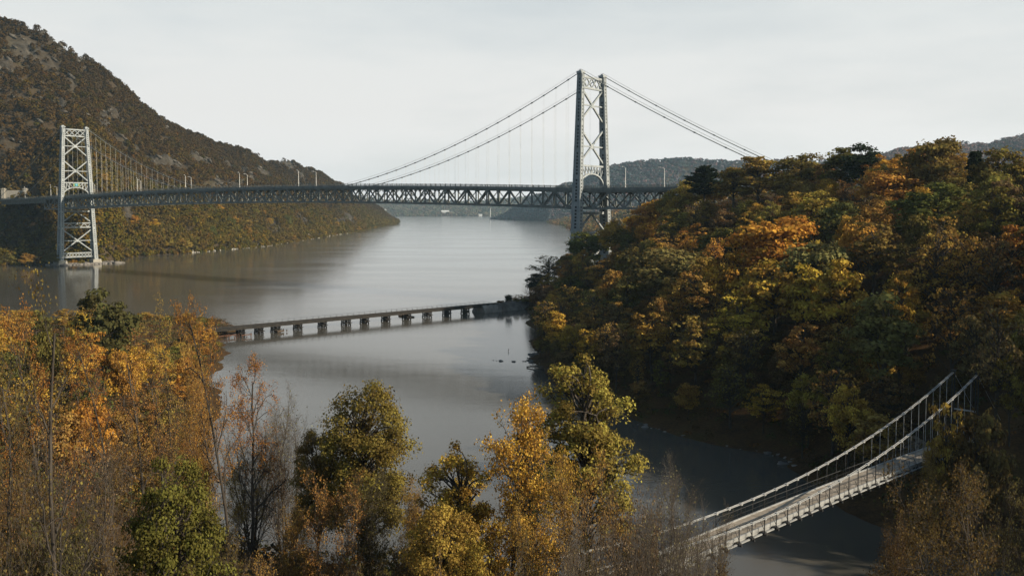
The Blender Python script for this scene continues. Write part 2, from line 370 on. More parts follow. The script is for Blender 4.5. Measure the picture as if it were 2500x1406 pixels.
# left mountain
shore_l = [(-900, 700, -1.5), (-640, 712, -1.5), (-470, 735, -1.5), (-415, 752, -1.5), (-372, 762, -1.5), (-348, 778, -1.5), (-340, 815, -1.5), W(300, 630), W(400, 622), W(490, 616), W(570, 609), W(650, 602), W(700, 594), W(760, 584), W(830, 573), W(880, 566), (-318, 2100, -1.5), (-326, 2400, -1.5), W(938, 552), W(975, 546)]
rg_ = [(-260, -40, 1150), (-130, 5, 1150), (0, 35, 1150), (60, 52, 1160), (120, 80, 1185), (165, 112, 1200), (200, 140, 1225), (265, 172, 1265), (330, 225, 1310), (400, 268, 1370), (450, 300, 1430), (505, 324, 1500), (560, 350, 1580), (600, 366, 1650), (640, 380, 1730), (720, 397, 1930), (780, 420, 2200), (815, 447, 2450), (905, 505, 2760), (972, 544, 2880)]
ridge_l = [A(x, y, Y, 9 if x < 880 else 1) for x, y, Y in rg_]
X, Y, Z, t_ = hill_grid(shore_l, ridge_l, 330, 110, 40, 34, .86)
def seg_d(X, Y, p, q):
    p, q = np.array(p, float), np.array(q, float); d = q - p; f = np.clip(((X - p[0]) * d[0] + (Y - p[1]) * d[1]) / (d @ d), 0, 1)
    return np.hypot(X - p[0] - f * d[0], Y - p[1] - f * d[1])
lift_ = np.clip(t_ / .10, 0, 1)
Z = Z + 30 * np.exp(-(seg_d(X, Y, (-338, 812), (-400, 900)) / 26) ** 2) * lift_
Z = np.where(t_ > .004, np.maximum(Z - 42 * np.exp(-(seg_d(X, Y, (-405, 752), (-500, 890)) / 36) ** 2), np.minimum(Z, .8 + 10 * t_)), Z)
# ledges of bare rock, given by where they stand on the slope
spots = [(.345, .62, .022, .085), (.375, .70, .012, .05), (.52, .60, .03, .05), (.17, .86, .03, .05), (.22, .80, .03, .06), (.27, .78, .016, .05), (.14, .70, .02, .07), (.40, .5, .03, .03), (.47, .47, .04, .03), (.56, .40, .04, .03), (.68, .13, .016, .11), (.615, .10, .02, .06), (.64, .42, .02, .05), (.3, .90, .02, .04), (.36, .12, .025, .07), (.235, .6, .015, .05), (.63, .62, .02, .06), (.78, .12, .05, .05)]
uu = np.linspace(0, 1, X.shape[1])[None, :]; rk = np.zeros_like(Z)
for a, b, da, db in spots: rk = np.maximum(rk, 1.35 - np.sqrt(((uu - a) / da) ** 2 + ((t_ - b) / db) ** 2) + fbm(X, Y, 40, 77) * 1.1)
rk = np.maximum(rk, (fbm(X, Y, 46, 55) - .24) * 4 * np.clip((t_ - .22) * 3, 0, 1))
rk = np.clip(rk, 0, 1)
Z = Z + rk * (np.abs(fbm(X, Y, 26, 91)) * 22 + fbm(X, Y, 9, 92) * 7) * (t_ < 1)
me = mesh_np('mountain', np.stack([X, Y, Z], -1).reshape(-1, 3), grid_quads(*X.shape)[:, ::-1], smooth=True)
a_ = me.attributes.new('rock', 'FLOAT', 'POINT'); a_.data.foreach_set('value', rk.astype(np.float32).ravel())
tag(link('mountain', me, M['mountain']), kind='structure')
ML = dict(X=X, Y=Y, Z=Z, rk=rk)
def sample_grid(G, n, r, tmax=1.06):
    X, Y, Z = G['X'], G['Y'], G['Z']; ny, nx = X.shape
    d1 = np.hypot(np.diff(X, axis=0)[:, :-1], np.diff(Y, axis=0)[:, :-1]); d2 = np.hypot(np.diff(X, axis=1)[:-1], np.diff(Y, axis=1)[:-1])
    row = (np.arange(ny - 1) / (ny - 1) * G.get('span', 1.5) < tmax)[:, None] & (np.arange(ny - 1) >= 0)[:, None]
    ar = (d1 * d2 * row).ravel(); idx = r.choice(len(ar), n, p=ar / ar.sum()); i, j = idx // (nx - 1), idx % (nx - 1)
    a, b = r.rand(n), r.rand(n)
    f = lambda Q: (Q[i, j] * (1 - a) + Q[i + 1, j] * a) * (1 - b) + (Q[i, j + 1] * (1 - a) + Q[i + 1, j + 1] * a) * b
    return np.stack([f(X), f(Y), f(Z)], -1), (f(G['rk']) if 'rk' in G else np.zeros(n)), (i + a) / (ny - 1) * G.get('span', 1.5)
r = rs(5)
P, k, tt = sample_grid(ML, 22000, r)
P2, k2, tt2 = sample_grid(ML, 2600, r, .06)
P, k, tt = np.concatenate([P, P2]), np.concatenate([k, k2]), np.concatenate([tt, tt2])
ok = (k < .3) | (r.rand(len(P)) < .12); P, tt = P[ok], tt[ok]
pal = dict(bare=(.105, .082, .055), brown=(.122, .088, .045), olive=(.118, .103, .040), gold=(.20, .15, .048), green=(.078, .084, .03), orange=(.19, .115, .045), grey=(.128, .108, .080))
names = list(pal); pc = np.array([pal[k] for k in names])
patch = fbm(P[:, 0], P[:, 1], 150, 12)[:, None]; pat2 = fbm(P[:, 0], P[:, 1], 55, 33)[:, None]
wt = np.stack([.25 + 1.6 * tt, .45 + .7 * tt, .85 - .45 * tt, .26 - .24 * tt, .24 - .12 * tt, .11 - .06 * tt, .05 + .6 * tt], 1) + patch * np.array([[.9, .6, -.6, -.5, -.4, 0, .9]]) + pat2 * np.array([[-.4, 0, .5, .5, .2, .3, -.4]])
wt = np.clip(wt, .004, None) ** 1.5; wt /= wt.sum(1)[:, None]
ci = (wt.cumsum(1) < r.rand(len(P), 1)).sum(1).clip(0, len(names) - 1)
C = pc[ci] * (.85 + .3 * r.rand(len(P), 1))
Hh = np.clip(9.5 + 4.5 * r.rand(len(P)) - 4.5 * tt, 4, 14); Hh = np.where(tt < .02, 2.5 + 4 * r.rand(len(P)), Hh); Rr = Hh * (.34 + .16 * r.rand(len(P)))
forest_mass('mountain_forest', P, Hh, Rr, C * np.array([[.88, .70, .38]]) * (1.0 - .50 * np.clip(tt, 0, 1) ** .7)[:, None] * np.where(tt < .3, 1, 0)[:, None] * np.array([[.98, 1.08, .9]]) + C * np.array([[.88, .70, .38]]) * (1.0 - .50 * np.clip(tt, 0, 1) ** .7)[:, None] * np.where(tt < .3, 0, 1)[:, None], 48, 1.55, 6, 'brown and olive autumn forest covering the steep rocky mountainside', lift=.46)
P, k, tt = sample_grid(ML, 9000, r)
pr_ = (k > .2) * .5 + (fbm(P[:, 0], P[:, 1], 70, 141) > .22) * .55 * (tt > .3) + .02
ok = r.rand(len(P)) < pr_; P = P[ok][:1000]
V_, Q_ = [], []
for i_, c_ in enumerate(P):
    q_ = 1.0 + 2.6 * r.rand() ** 2; v_, f_ = lump((0, 0, 0), (q_ * 1.9, q_ * .9, q_ * .7), 7000 + i_); a_ = r.normal() * .25 + .55
    v_ = np.stack([v_[:, 0] * math.cos(a_) - v_[:, 2] * math.sin(a_) * -1, v_[:, 1], -v_[:, 0] * math.sin(a_) + v_[:, 2] * math.cos(a_)], -1)
    Q_.append(f_ + len(v_) * i_); V_.append(v_ + c_ + np.array([0, 0, q_ * .5 + 1.5 * r.rand()]))
tag(link('outcrops', mesh_np('outcrops', np.concatenate(V_), np.concatenate(Q_)), noisy('lichen grey ledge rock', (.03, .025, .02), (.15, .132, .105), .35, .95, .8)), 'grey rock ledges showing through the forest on the mountainside', 'outcrops', kind='stuff')
# hill on the right bank behind the near tower, and the two ridges farther off
def far_hill(name, shore, ridge, seed, rough, ntree, colors, size, hmean, label, nleaf=18, tmax=1.04, power=.9):
    X, Y, Z, t = hill_grid(shore, ridge, 120, 60, seed, rough, power)
    me = mesh_np(name, np.stack([X, Y, Z], -1).reshape(-1, 3), grid_quads(*X.shape)[:, ::-1], smooth=True)
    a = me.attributes.new('rock', 'FLOAT', 'POINT'); a.data.foreach_set('value', np.zeros(X.size, np.float32))
    tag(link(name, me, M['mountain']), kind='structure')
    r = rs(seed); P, _, tt = sample_grid(dict(X=X, Y=Y, Z=Z), ntree, r, tmax)
    pr = proj((P[:, 0], P[:, 1], P[:, 2])); keep = (pr[0] > -60) & (pr[0] < 2560); P = P[keep]
    cc = np.array(colors); C = cc[r.randint(len(cc), size=len(P))] * (.7 + .6 * r.rand(len(P), 1))
    H = hmean * (.8 + .5 * r.rand(len(P)))
    forest_mass(name + '_forest', P, H, H * .5, C, nleaf, size, seed + 1, label, lift=.25)
far_hill('hills', [W(1200, 535.5), W(1250, 537), W(1300, 539), W(1340, 541), W(1400, 541), W(1500, 541), W(1700, 541), W(2100, 541)],
         [A(1204, 533, 4060, 0), A(1245, 507, 4050, 12), A(1300, 480, 3950, 12), A(1372, 446, 3800, 12), A(1490, 399, 3600, 12), A(1700, 376, 3450, 12), A(1860, 377, 3400, 12), A(2200, 395, 3400, 12)],
         61, 60, 7000, [(.08, .10, .09), (.085, .10, .10), (.11, .09, .095), (.15, .09, .09)], 4.6, 12, 'hazy blue green wooded hill rising behind the near bridge tower')  # bluish leaf tints put part of the distance haze into the colour
far_hill('hill', [A(1950, 470, 2300, 0), A(2150, 470, 2300), A(2350, 470, 2300), A(2600, 470, 2300)],
         [A(1980, 440, 2700, 10), A(2180, 365, 2700, 10), A(2250, 350, 2700, 10), A(2330, 336, 2700, 10), A(2400, 338, 2700, 10), A(2500, 322, 2700, 10), A(2620, 310, 2700, 10)],
         71, 45, 4200, [(.15, .10, .10), (.17, .105, .10), (.13, .105, .095), (.20, .105, .09)], 3.6, 11, 'reddish brown wooded ridge far behind the trees at right')
far_hill('river_bank', [(28, 530, -1.5), (78, 900, -1.5), (105, 1400, -1.5), W(1391, 560), W(1372, 551), W(1345, 546.5), W(1335, 544), (320, 3150, -1.5)],
         [(160, 600, 52), (230, 950, 50), (300, 1450, 56), (370, 2000, 60), (420, 2400, 58), (460, 2700, 50), (300, 3050, 26), (420, 3200, 10)],
         81, 26, 4200, [(.16, .12, .04), (.2, .13, .045), (.13, .10, .055), (.24, .12, .04), (.10, .10, .035)], 2.6, 11, 'olive and rust woods along the far bank behind the near tower')
far_hill('far_shore', [W(760, 528), W(850, 528), W(950, 528), W(1050, 528), W(1150, 528), W(1260, 528), W(1500, 528)],
         [A(760, 488, 6500, 8), A(880, 484, 6500, 8), A(960, 492, 6500, 8), A(1050, 487, 6500, 8), A(1150, 492, 6500, 8), A(1260, 480, 6500, 8), A(1500, 470, 6500, 8)],
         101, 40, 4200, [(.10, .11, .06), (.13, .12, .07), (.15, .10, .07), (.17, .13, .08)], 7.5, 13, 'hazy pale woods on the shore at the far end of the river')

# ------------------------------------------------------------------ the suspension bridge
TH = .6576; u2 = np.array([math.cos(TH), -math.sin(TH), 0]); v2 = np.array([math.sin(TH), math.cos(TH), 0]); zz = np.array([0, 0, 1.])
NT = np.array([33.17, 459.5, 0]); LEN, HW = 497.4, 9.79
CC = NT + HW * v2                                        # centre line at the near tower
def br(t, s, z): return CC - u2 * t + v2 * s + zz * z    # t metres from near tower towards the far one, s across (+ is the far side)
def zrail(t):
    return 56.5 + 4.1 * max(0, 1 - ((t - LEN / 2) / (LEN / 2)) ** 2) if 0 <= t <= LEN else 56.5 - (.02 * (t - LEN) if t > LEN else 0)
ORI = br(0, 0, 0)
bridge = empty('suspension_bridge', ORI)
tag(bridge, 'long grey steel suspension bridge with two lattice towers spanning the river', 'bridge')
def half(z): return HW + (110 - z) * (2.35 / 54) if z < 110 else HW
def pole_z(p, h): return p + zz * h
def make_tower(t0, zb, emblem):
    br_ = lambda a, s, z: br(t0 + a, s, z)
    b = MB(); HI = 1.1
    def strut(z1, s1, z2, s2, w=.9, h=.8): b.beam(br_(0, s1, z1), br_(0, s2, z2), w, h)
    def hz(z, h=1.0, w=1.0): k = half(z) - HI; strut(z, -k, z, k, w, h)
    # top cross frame: two struts with a double lattice between
    hz(109.2, 1.0); hz(104.0, .9)
    for i in range(4):
        k = half(106) - HI; x0, x1 = -k + i * k / 2, -k + (i + 1) * k / 2
        strut(104.4, x0, 108.8, x1, .5, .5); strut(108.8, x0, 104.4, x1, .55, .45)
    for z1, z0 in ((103.3, 88.2), (84.0, 67.6)):
        k1, k0 = half(z1) - HI, half(z0) - HI
        strut(z1, -k1, z0, k0, .8, .85); strut(z1, k1, z0, -k0, .85, .8); hz((z1 + z0) / 2, .6, .6)
        b.box(br_(0, 0, (z1 + z0) / 2), (1.0, 2.4, 2.2), (u2, v2, zz))
    tw = b.build('tower', M['steel'], bridge, ORI); b = MB()
    # below the deck
    hz(43.3, 1.2)
    k = half(34) - HI; strut(42.7, -.3, 34.4, -k, .8, .8); strut(42.7, .3, 34.4, k, .82, .78)
    hz(33.6, .9, 1.4); hz(30.2, .9, 1.4)
    for i in range(8):
        x0, x1 = -k + i * k / 4, -k + (i + 1) * k / 4
        strut(30.6 if i % 2 else 33.2, x0, 33.2 if i % 2 else 30.6, x1, .45, .5)
    k1, k0 = half(28.6) - HI, half(9.5) - HI
    strut(28.6, -k1, 10.2, k0, .8, .85); strut(28.6, k1, 10.2, -k0, .85, .8); hz(19.4, .6, .6); b.box(br_(0, 0, 19.4), (1.0, 2.2, 2.0), (u2, v2, zz))
    hz(9.4, .7, 1.2); hz(6.1, .7, 1.2)
    for i in range(10):
        k = half(8) - HI; x0, x1 = -k + i * k / 5, -k + (i + 1) * k / 5
        strut(6.3, x0, 9.2, x1, .4, .4); strut(9.2, x0, 6.3, x1, .42, .38)
    b.build('bracing', M['steel'], tw, ORI)
    # arched portal over the road
    a = MB(); zt, z0, zc = 66.3, 56.0, 62.6
    k = half(62) - HI
    a.beam(br_(0, -k, zt), br_(0, k, zt), 1.1, .9)
    arc = [(math.sin(q) * k, z0 + math.cos(q) * (zc - z0)) for q in np.linspace(-math.pi / 2, math.pi / 2, 15)]
    for (s0, za), (s1, zb_) in zip(arc, arc[1:]): a.beam(br_(0, s0, za), br_(0, s1, zb_), 1.0, .8)
    xs = np.linspace(-k, k, 9)
    zarc = lambda s: z0 + math.sqrt(max(0, 1 - (s / k) ** 2)) * (zc - z0)
    for i in range(9):
        if zt - zarc(xs[i]) > 1 and 0 < i < 8: a.beam(br_(0, xs[i], zarc(xs[i])), br_(0, xs[i], zt), .45, .5, u2)
        if i < 8:
            s0, s1 = (xs[i], xs[i + 1]) if i < 4 else (xs[i + 1], xs[i])
            a.beam(br_(0, s1, zarc(s1) + .2), br_(0, s0, zt - .3), .42, .42)
    a.build('portal_arch', M['steel'], tw, ORI)
    for sg in (-1, 1):
        g = MB()
        zs = [zb, 112.0]
        W_u = lambda z: 2.6 + (110 - z) * (3.3 / 106); W_v = lambda z: 2.0 + (110 - z) * (.7 / 106)
        def ring(z, gu=0., gv=0.):
            c = br_(0, sg * half(z), z); wu, wvv = W_u(z) / 2 + gu, W_v(z) / 2 + gv
            return [c - u2 * wu - v2 * wvv, c + u2 * wu - v2 * wvv, c + u2 * wu + v2 * wvv, c - u2 * wu + v2 * wvv]
        lv = list(np.linspace(zb, 110.5, 16))
        for za, zb2 in zip(lv, lv[1:]): g.hexa(ring(za)[::-1] + ring(zb2)[::-1])
        for f, sz in ((-.47, .34), (-.2, .22), (.2, .22), (.47, .34)):   # ribs on both broad faces
            for fs in (-1, 1):
                p = [br_(0, sg * half(z) + fs * (W_v(z) / 2 + .1), z) + u2 * f * W_u(z) for z in (zb, 110.3)]
                g.beam(p[0], p[1], sz, .26, v2)
        for fs in (-1, 1):                                               # edge ribs on the narrow faces
            for f in (-.42, .42):
                p = [br_(0, sg * half(z), z) + u2 * fs * (W_u(z) / 2 + .07) + v2 * f * W_v(z) for z in (zb, 110.3)]
                g.beam(p[0], p[1], .3, .2, u2)
        g.beam(br_(0, sg * half(110.6), 110.4), br_(0, sg * half(110.6), 111.4), 3.4, 2.9, u2)
        g.beam(br_(0, sg * half(110.6), 111.4), br_(0, sg * half(110.6), 112.2), 2.6, 1.7, u2, 1.2, 1.0)
        g.mi = 1                                                         # rows of openings between the ribs
        z = zb + 1.5
        n = 0
        while z < 108.5:
            n += 1
            if n % 8:
                for fs in (-1, 1):
                    c = br_(0, sg * half(z) + fs * (W_v(z) / 2 + .012), z)
                    g.box(c, (.23 * W_u(z), .05, 1.0), (u2, v2, zz))
                    c = br_(0, sg * half(z), z) + u2 * fs * (W_u(z) / 2 + .012)
                    g.box(c, (.05, .32 * W_v(z), .7), (u2, v2, zz))
            z += 1.62
        g.build('leg', [M['steel'], M['slot']], tw, ORI)
        p = MB(); c = br_(0, sg * half(zb), 0)
        p.hexa([c + u2 * a_ + v2 * b_ - zz * 3 for a_, b_ in ((-5.2, 4.2), (5.2, 4.2), (5.2, -4.2), (-5.2, -4.2))] + [c + u2 * a_ + v2 * b_ + zz * zb for a_, b_ in ((-4.2, 3.4), (4.2, 3.4), (4.2, -3.4), (-4.2, -3.4))])
        p.build('pedestal', M['stone'], tw, ORI)
    if emblem:
        e = MB(); c = br_(-.75, 0, 64.6)
        e.box(c, (.16, 5.6, 2.3), (u2, v2, zz)); e.mi = 1
        for q in (-2.15, 2.15): e.box(c + u2 * .1 + v2 * q, (.08, .8, 2.1), (u2, v2, zz))
        e.mi = 2
        rr = [c + u2 * .1 + v2 * .8 * math.cos(i * math.pi / 8) + zz * .8 * math.sin(i * math.pi / 8) for i in range(16)]
        e.add(rr + [q + u2 * .06 for q in rr], [tuple(range(16))[::-1], tuple(range(16, 32))] + [(i, (i + 1) % 16, 16 + (i + 1) % 16, 16 + i) for i in range(16)])
        e.build('emblem_plaque', [M['sign_green'], M['sign_yellow'], M['sign_blue']], tw, ORI)
make_tower(0, 9.0, False); make_tower(LEN, 3.8, True)
T0, T1, NP = -74.0, LEN + 112, 68
PAN = LEN / NP
ts_main = [i * PAN for i in range(NP + 1)]
ts_right = [-i * 8.2 for i in range(10)]
ts_left = [LEN + i * 8.2 for i in range(5)]
RT, TD = 2.9, 8.0        # railing top above the truss top chord, depth of the truss
for sg in (-1, 1):
    s = sg * HW
    tr = MB()
    for ts in (ts_main, ts_right, ts_left):
        for i, t in enumerate(ts):
            zt, zb = zrail(t) - RT, zrail(t) - RT - TD
            big = .75 if i % 2 == 0 else .5
            tr.beam(br(t, s, zb), br(t, s, zt), .5, big, u2)
            if i + 1 < len(ts):
                t2 = ts[i + 1]; zt2, zb2 = zrail(t2) - RT, zrail(t2) - RT - TD
                if i % 2 == 0: tr.beam(br(t, s, zt), br(t2, s, zb2), .46, .72)
                else: tr.beam(br(t, s, zb), br(t2, s, zt2), .46, .72)
                tr.beam(br(t, s, zt), br(t2, s, zt2), .7, .9); tr.beam(br(t, s, zb), br(t2, s, zb2), .7, .95)
            for zg in (zt - .6, zb + .6): tr.box(br(t, s, zg), (1.9 if i % 2 == 0 else 1.2, .56, 1.1), (u2, v2, zz))
    tr.build('stiffening_truss', M['truss'], bridge, ORI)
    # parapet railing: rails, close pickets and posts
    rl = MB(); t = T0; sr = sg * (HW + .55)
    while t < T1:
        t2 = min(t + PAN / 2, T1)
        for dz, hh in ((-.08, .14), (-.55, .10), (-1.02, .12)): rl.beam(br(t, sr, zrail(t) + dz), br(t2, sr, zrail(t2) + dz), .12, hh)
        rl.beam(br(t, sr, zrail(t) - 1.25), br(t, sr, zrail(t) + .08), .22, .26, u2)
        q = t + .45
        while q < t2 - .1: rl.beam(br(q, sr, zrail(q) - 1.0), br(q, sr, zrail(q) - .1), .06, .09, u2); q += .72
        t = t2
    rl.build('parapet', M['truss'], bridge, ORI)
# floor beams, laterals, deck
fl = MB()
for ts in (ts_main, ts_right[1:], ts_left[1:]):
    for i, t in enumerate(ts):
        zt, zb = zrail(t) - RT, zrail(t) - RT - TD
        fl.beam(br(t, -HW + .3, zb - .15), br(t, HW - .3, zb - .15), 1.1, .7)
        fl.beam(br(t, -HW + .3, zt + .45), br(t, HW - .3, zt + .45), .6, 1.2)
        fl.beam(br(t, -HW + .3, zb + .5), br(t, 0, zt - .3), .34, .34); fl.beam(br(t, HW - .3, zb + .5), br(t, 0, zt - .3), .34, .34)
        if i + 1 < len(ts):
            t2 = ts[i + 1]
            if i % 2 == 0:
                fl.beam(br(t, -HW + .4, zb + .05), br(t2, HW - .4, zb + .05), .4, .3); fl.beam(br(t, HW - .4, zb - .25), br(t2, -HW + .4, zb - .25), .4, .28)
fl.build('floor_framing', M['steel'], bridge, ORI)
dk = MB(); ed = MB(); t = T0
while t < T1 - .01:
    t2 = min(t + PAN, T1)
    za, zb = zrail(t), zrail(t2)
    dk.beam(br(t, 0, za - 1.45), br(t2, 0, zb - 1.45), 2 * HW + 1.0, .5)
    for sg in (-1, 1):
        ed.beam(br(t, sg * (HW + .72), za - 1.9), br(t2, sg * (HW + .72), zb - 1.9), .22, 1.3)
        ed.beam(br(t, sg * 3, za - 2.2), br(t2, sg * 3, zb - 2.2), .4, .8)
    t = t2
dk.build('road_deck', M['asphalt'], bridge, ORI); ed.build('deck_fascia', M['truss'], bridge, ORI)
gd = MB()
for sg in (-1, 1): gd.beam(br(LEN + 33, sg * 8.6, zrail(LEN + 33) - 4.0), br(T1, sg * 8.6, zrail(T1) - 4.0), .5, 3.0)
gd.build('plate_girder', M['truss'], bridge, ORI)
ZM = 52.3
def zc(t): return ZM + (111.4 - ZM) * ((t - LEN / 2) / (LEN / 2)) ** 2
for sg in (-1, 1):
    c = MB()
    pts = [br(t, sg * HW, zc(t)) for t in np.linspace(0, LEN, 70)]
    c.tube(pts, .2, 8)
    def stay(sgn):
        return [br((-q if sgn < 0 else LEN + q), sg * HW, 111.4 - q * (57.0 / 115) + 2.2 * ((q - 58) ** 2 / 58 ** 2 - 1)) for q in np.linspace(0, 121, 14)]
    c.tube(stay(-1), .2, 8); c.tube(stay(1), .2, 8)
    for t in ts_main:                                    # cable bands
        if abs(t - LEN / 2) > 80 and 0 < t < LEN: c.beam(br(t - .35, sg * HW, zc(t - .35)), br(t + .35, sg * HW, zc(t + .35)), .62, .62)
    for q in range(1, 8):
        for sgn in (-1, 1):
            p = stay(sgn); i = q * 13 / 8; a = p[int(i)] + (p[int(i) + 1] - p[int(i)]) * (i % 1); d = p[int(i) + 1] - p[int(i)]; d = d / np.linalg.norm(d)
            c.beam(a - d * .35, a + d * .35, .62, .62)
    mc = c.build('main_cable', M['cable'], bridge, ORI)
    hr = MB()                                            # thin hand ropes over the cable
    for dv in (-.55, .55):
        hr.tube([p + zz * 1.25 + v2 * dv for p in stay(-1)[:-2]], .035, 4)
        hr.tube([p + zz * 1.25 + v2 * dv for p in pts[::3]], .03, 4)
    hr.build('hand_rope', M['cable'], mc, ORI)
    for t in ts_main[1:-1]:
        if zc(t) > zrail(t) + 1.0:
            h = MB()
            for du in (-.22, .22): h.tube([br(t + du, sg * HW, zrail(t) - RT), br(t + du, sg * HW, zc(t))], .021, 4)
            h.build('suspender', M['lamp'], mc, ORI)

# street lamps along the bridge
def lamp_obj(base, arm_dir, h=9.2):
    o = empty('street_lamp', base)
    p = MB(); p.tube([base, base + zz * h * .5, base + zz * h], [.2, .16, .12], 7); p.tube([base, base + zz * .6], [.32, .3], 7); p.build('pole', M['lamp'], o, base)
    a = MB(); q = [base + zz * h, base + zz * (h + .45) + arm_dir * .9, base + zz * (h + .7) + arm_dir * 2.1]; a.tube(q, [.11, .09, .08], 6); a.build('arm', M['lamp'], o, base)
    k = MB(); k.beam(q[2] - arm_dir * .2, q[2] + arm_dir * 1.1 + zz * .05, .5, .3); k.build('lamp_head', M['lamp'], o, base)
    return o
def t_for(px, s):
    lo, hi = -110., 640.
    for _ in range(60):
        m_ = (lo + hi) / 2
        if proj(br(m_, s, 60))[0] > px: lo = m_
        else: hi = m_
    return lo
LAMPS = [(1527, -1, 'street lamp on the bridge deck just right of the near tower'), (1622, 1, 'street lamp on the bridge deck beside the trees right of the near tower'),
 (772, 1, 'right street lamp of the pair where the ridge meets the deck'), (729, -1, 'left street lamp of the pair where the ridge meets the deck'),
 (604, 1, 'right street lamp of the pair in front of the pale rocks'), (585, -1, 'left street lamp of the pair in front of the pale rocks'),
 (467, 1, 'right street lamp of the pair under the sagging far cables'), (453, -1, 'left street lamp of the pair under the sagging far cables'),
 (344, 1, 'right street lamp of the pair among the far suspenders'), (336, -1, 'left street lamp of the pair among the far suspenders'),
 (231.5, 1, 'right street lamp of the pair beside the far tower leg'), (227, -1, 'left street lamp of the pair beside the far tower leg'),
 (139, 1, 'street lamp just left of the far tower'), (124, -1, 'second street lamp left of the far tower'), (61, -1, 'street lamp below the stone wall at the left edge')]
for px, sg, lab in LAMPS:
    t = t_for(px, sg * (HW - .3)); b_ = br(t, sg * (HW - .3), zrail(t) - 1.2)
    tag(lamp_obj(b_, -v2 * sg * .3 + u2 * -.95), lab, 'street lamp', 'street lamps along the bridge')

# ------------------------------------------------------------------ railway trestle across the cove
tp = [water(635, 816), water(1185, 762.5)]
td = (tp[1] - tp[0]); TLEN = np.linalg.norm(td); td /= TLEN; tn = np.array([-td[1], td[0], 0])
if tn[1] < 0: tn = -tn
def tr_(a, s, z): return tp[0] + td * a + tn * (s + 2.0) + zz * z
tro = tr_(0, 0, 0)
tres = tag(empty('railway_trestle', tro), 'low brown railway trestle on dark piers crossing the cove', 'trestle')
ZT = 3.35
d = MB(); n = 60
for i in range(n):
    a0, a1 = -22 + (TLEN + 30) * i / n, -22 + (TLEN + 30) * (i + 1) / n
    d.beam(tr_(a0, 0, ZT - .2), tr_(a1, 0, ZT - .2), 4.0, .3)
    for s in (-1.5, 1.5): d.beam(tr_(a0, s, ZT - .7), tr_(a1, s, ZT - .7), .45, .7)
    for s in (-.72, .72): d.beam(tr_(a0, s, ZT + .12), tr_(a1, s, ZT + .12), .12, .2)
d.build('deck', M['rail_deck'], tres, tro)
for s in (-1.95, 1.95):
    h = MB(); a = -20.0
    while a < TLEN + 4:
        h.beam(tr_(a, s, ZT - .1), tr_(a, s, ZT + 1.15), .08, .08, td); a += 2.6
    for z in (.6, 1.12): h.tube([tr_(-20, s, ZT + z), tr_(TLEN + 4, s, ZT + z)], .035, 5)
    h.build('railing', M['iron'], tres, tro)
for px in (590, 635, 676, 730, 790, 848, 893, 945, 996, 1046, 1094, 1139, 1183):
    lo, hi = -30., TLEN + 10
    for _ in range(50):
        m_ = (lo + hi) / 2
        if proj(tr_(m_, -1, 0))[0] < px: lo = m_
        else: hi = m_
    wide = 1.25 if px in (676, 848, 1046) else 1.0
    p = MB(); a = lo
    for da in (-.6 * wide, .6 * wide):
        for s in (-1.7, -.57, .57, 1.7):
            p.tube([tr_(a + da * 1.35, s * 1.15, -2.5), tr_(a + da, s, ZT - 1.1)], .25, 7)
        p.beam(tr_(a + da, -2.3, ZT - 1.2), tr_(a + da, 2.3, ZT - 1.2), .4, .34)
        p.beam(tr_(a + da * 1.2, -2.3, .3), tr_(a + da * 1.05, 2.2, ZT - 1.7), .14, .35); p.beam(tr_(a + da * 1.22, 2.3, .3), tr_(a + da * 1.07, -2.2, ZT - 1.7), .13, .34)
    p.beam(tr_(a - 1.3 * wide, -1.9, 1.1), tr_(a + 1.3 * wide, -1.9, 1.1), .2, .3)
    p.build('pier', M['pile'], tres, tro)
# embankment at the right end of the trestle
eb = MB()
e0, e1 = TLEN - 2, TLEN + 46
ns = 40; rr = rs(8); prof = [(-5.2, -1.5), (-4.2, .6), (-3.2, 2.0), (-2.3, 3.1), (0, 3.3), (2.3, 3.1), (4.4, .6), (5.4, -1.5)]
Ve = []
for i in range(ns + 1):
    a = e0 + (e1 - e0) * i / ns
    for s, z in prof: Ve.append(tr_(a, s + rr.uniform(-.35, .35), z + rr.uniform(-.25, .25) + i / ns * .5))
eb.add(Ve, [(i * 8 + j, i * 8 + j + 1, i * 8 + j + 9, i * 8 + j + 8) for i in range(ns) for j in range(7)] + [tuple(range(8))])
o = eb.build('embankment', M['rock']); tag(o, 'low dark stone railway embankment between the trestle and the wooded point', 'embankment')

# ------------------------------------------------------------------ suspension footbridge over the creek
FM, FD = np.array([24.2, 96.2, 0]), np.array([.7238, .69, 0]); FD /= np.linalg.norm(FD); FN = np.array([FD[1], -FD[0], 0])
ZD, FH = 12.0, 57.0
def fb(a, s, z): return FM + FD * a + FN * s + zz * z
fdeck = lambda a: ZD + .9 * (1 - (a / FH) ** 2)
fcab = lambda a: fdeck(a) + 1.25 + 8.6 * (a / FH) ** 2
fs = lambda a: 2.15 - .5 * abs(a / FH)
fo = fb(0, 0, 0)
foot = tag(empty('footbridge', fo), 'narrow suspension footbridge with tan plank deck and pale cables over the dark creek', 'footbridge')
d = MB(); rp = rs(31); a = -FH - 2
while a < FH + 1.5:
    wd = .30; d.box(fb(a + wd / 2, rp.uniform(-.02, .02), fdeck(a) + rp.uniform(-.012, .012)), (wd - .025, 2.75, .07), (FD, FN, zz)); a += wd
d.build('plank_deck', M['plank'], foot, fo)
g = MB(); A_ = np.linspace(-FH - 2, FH + 1.5, 50)
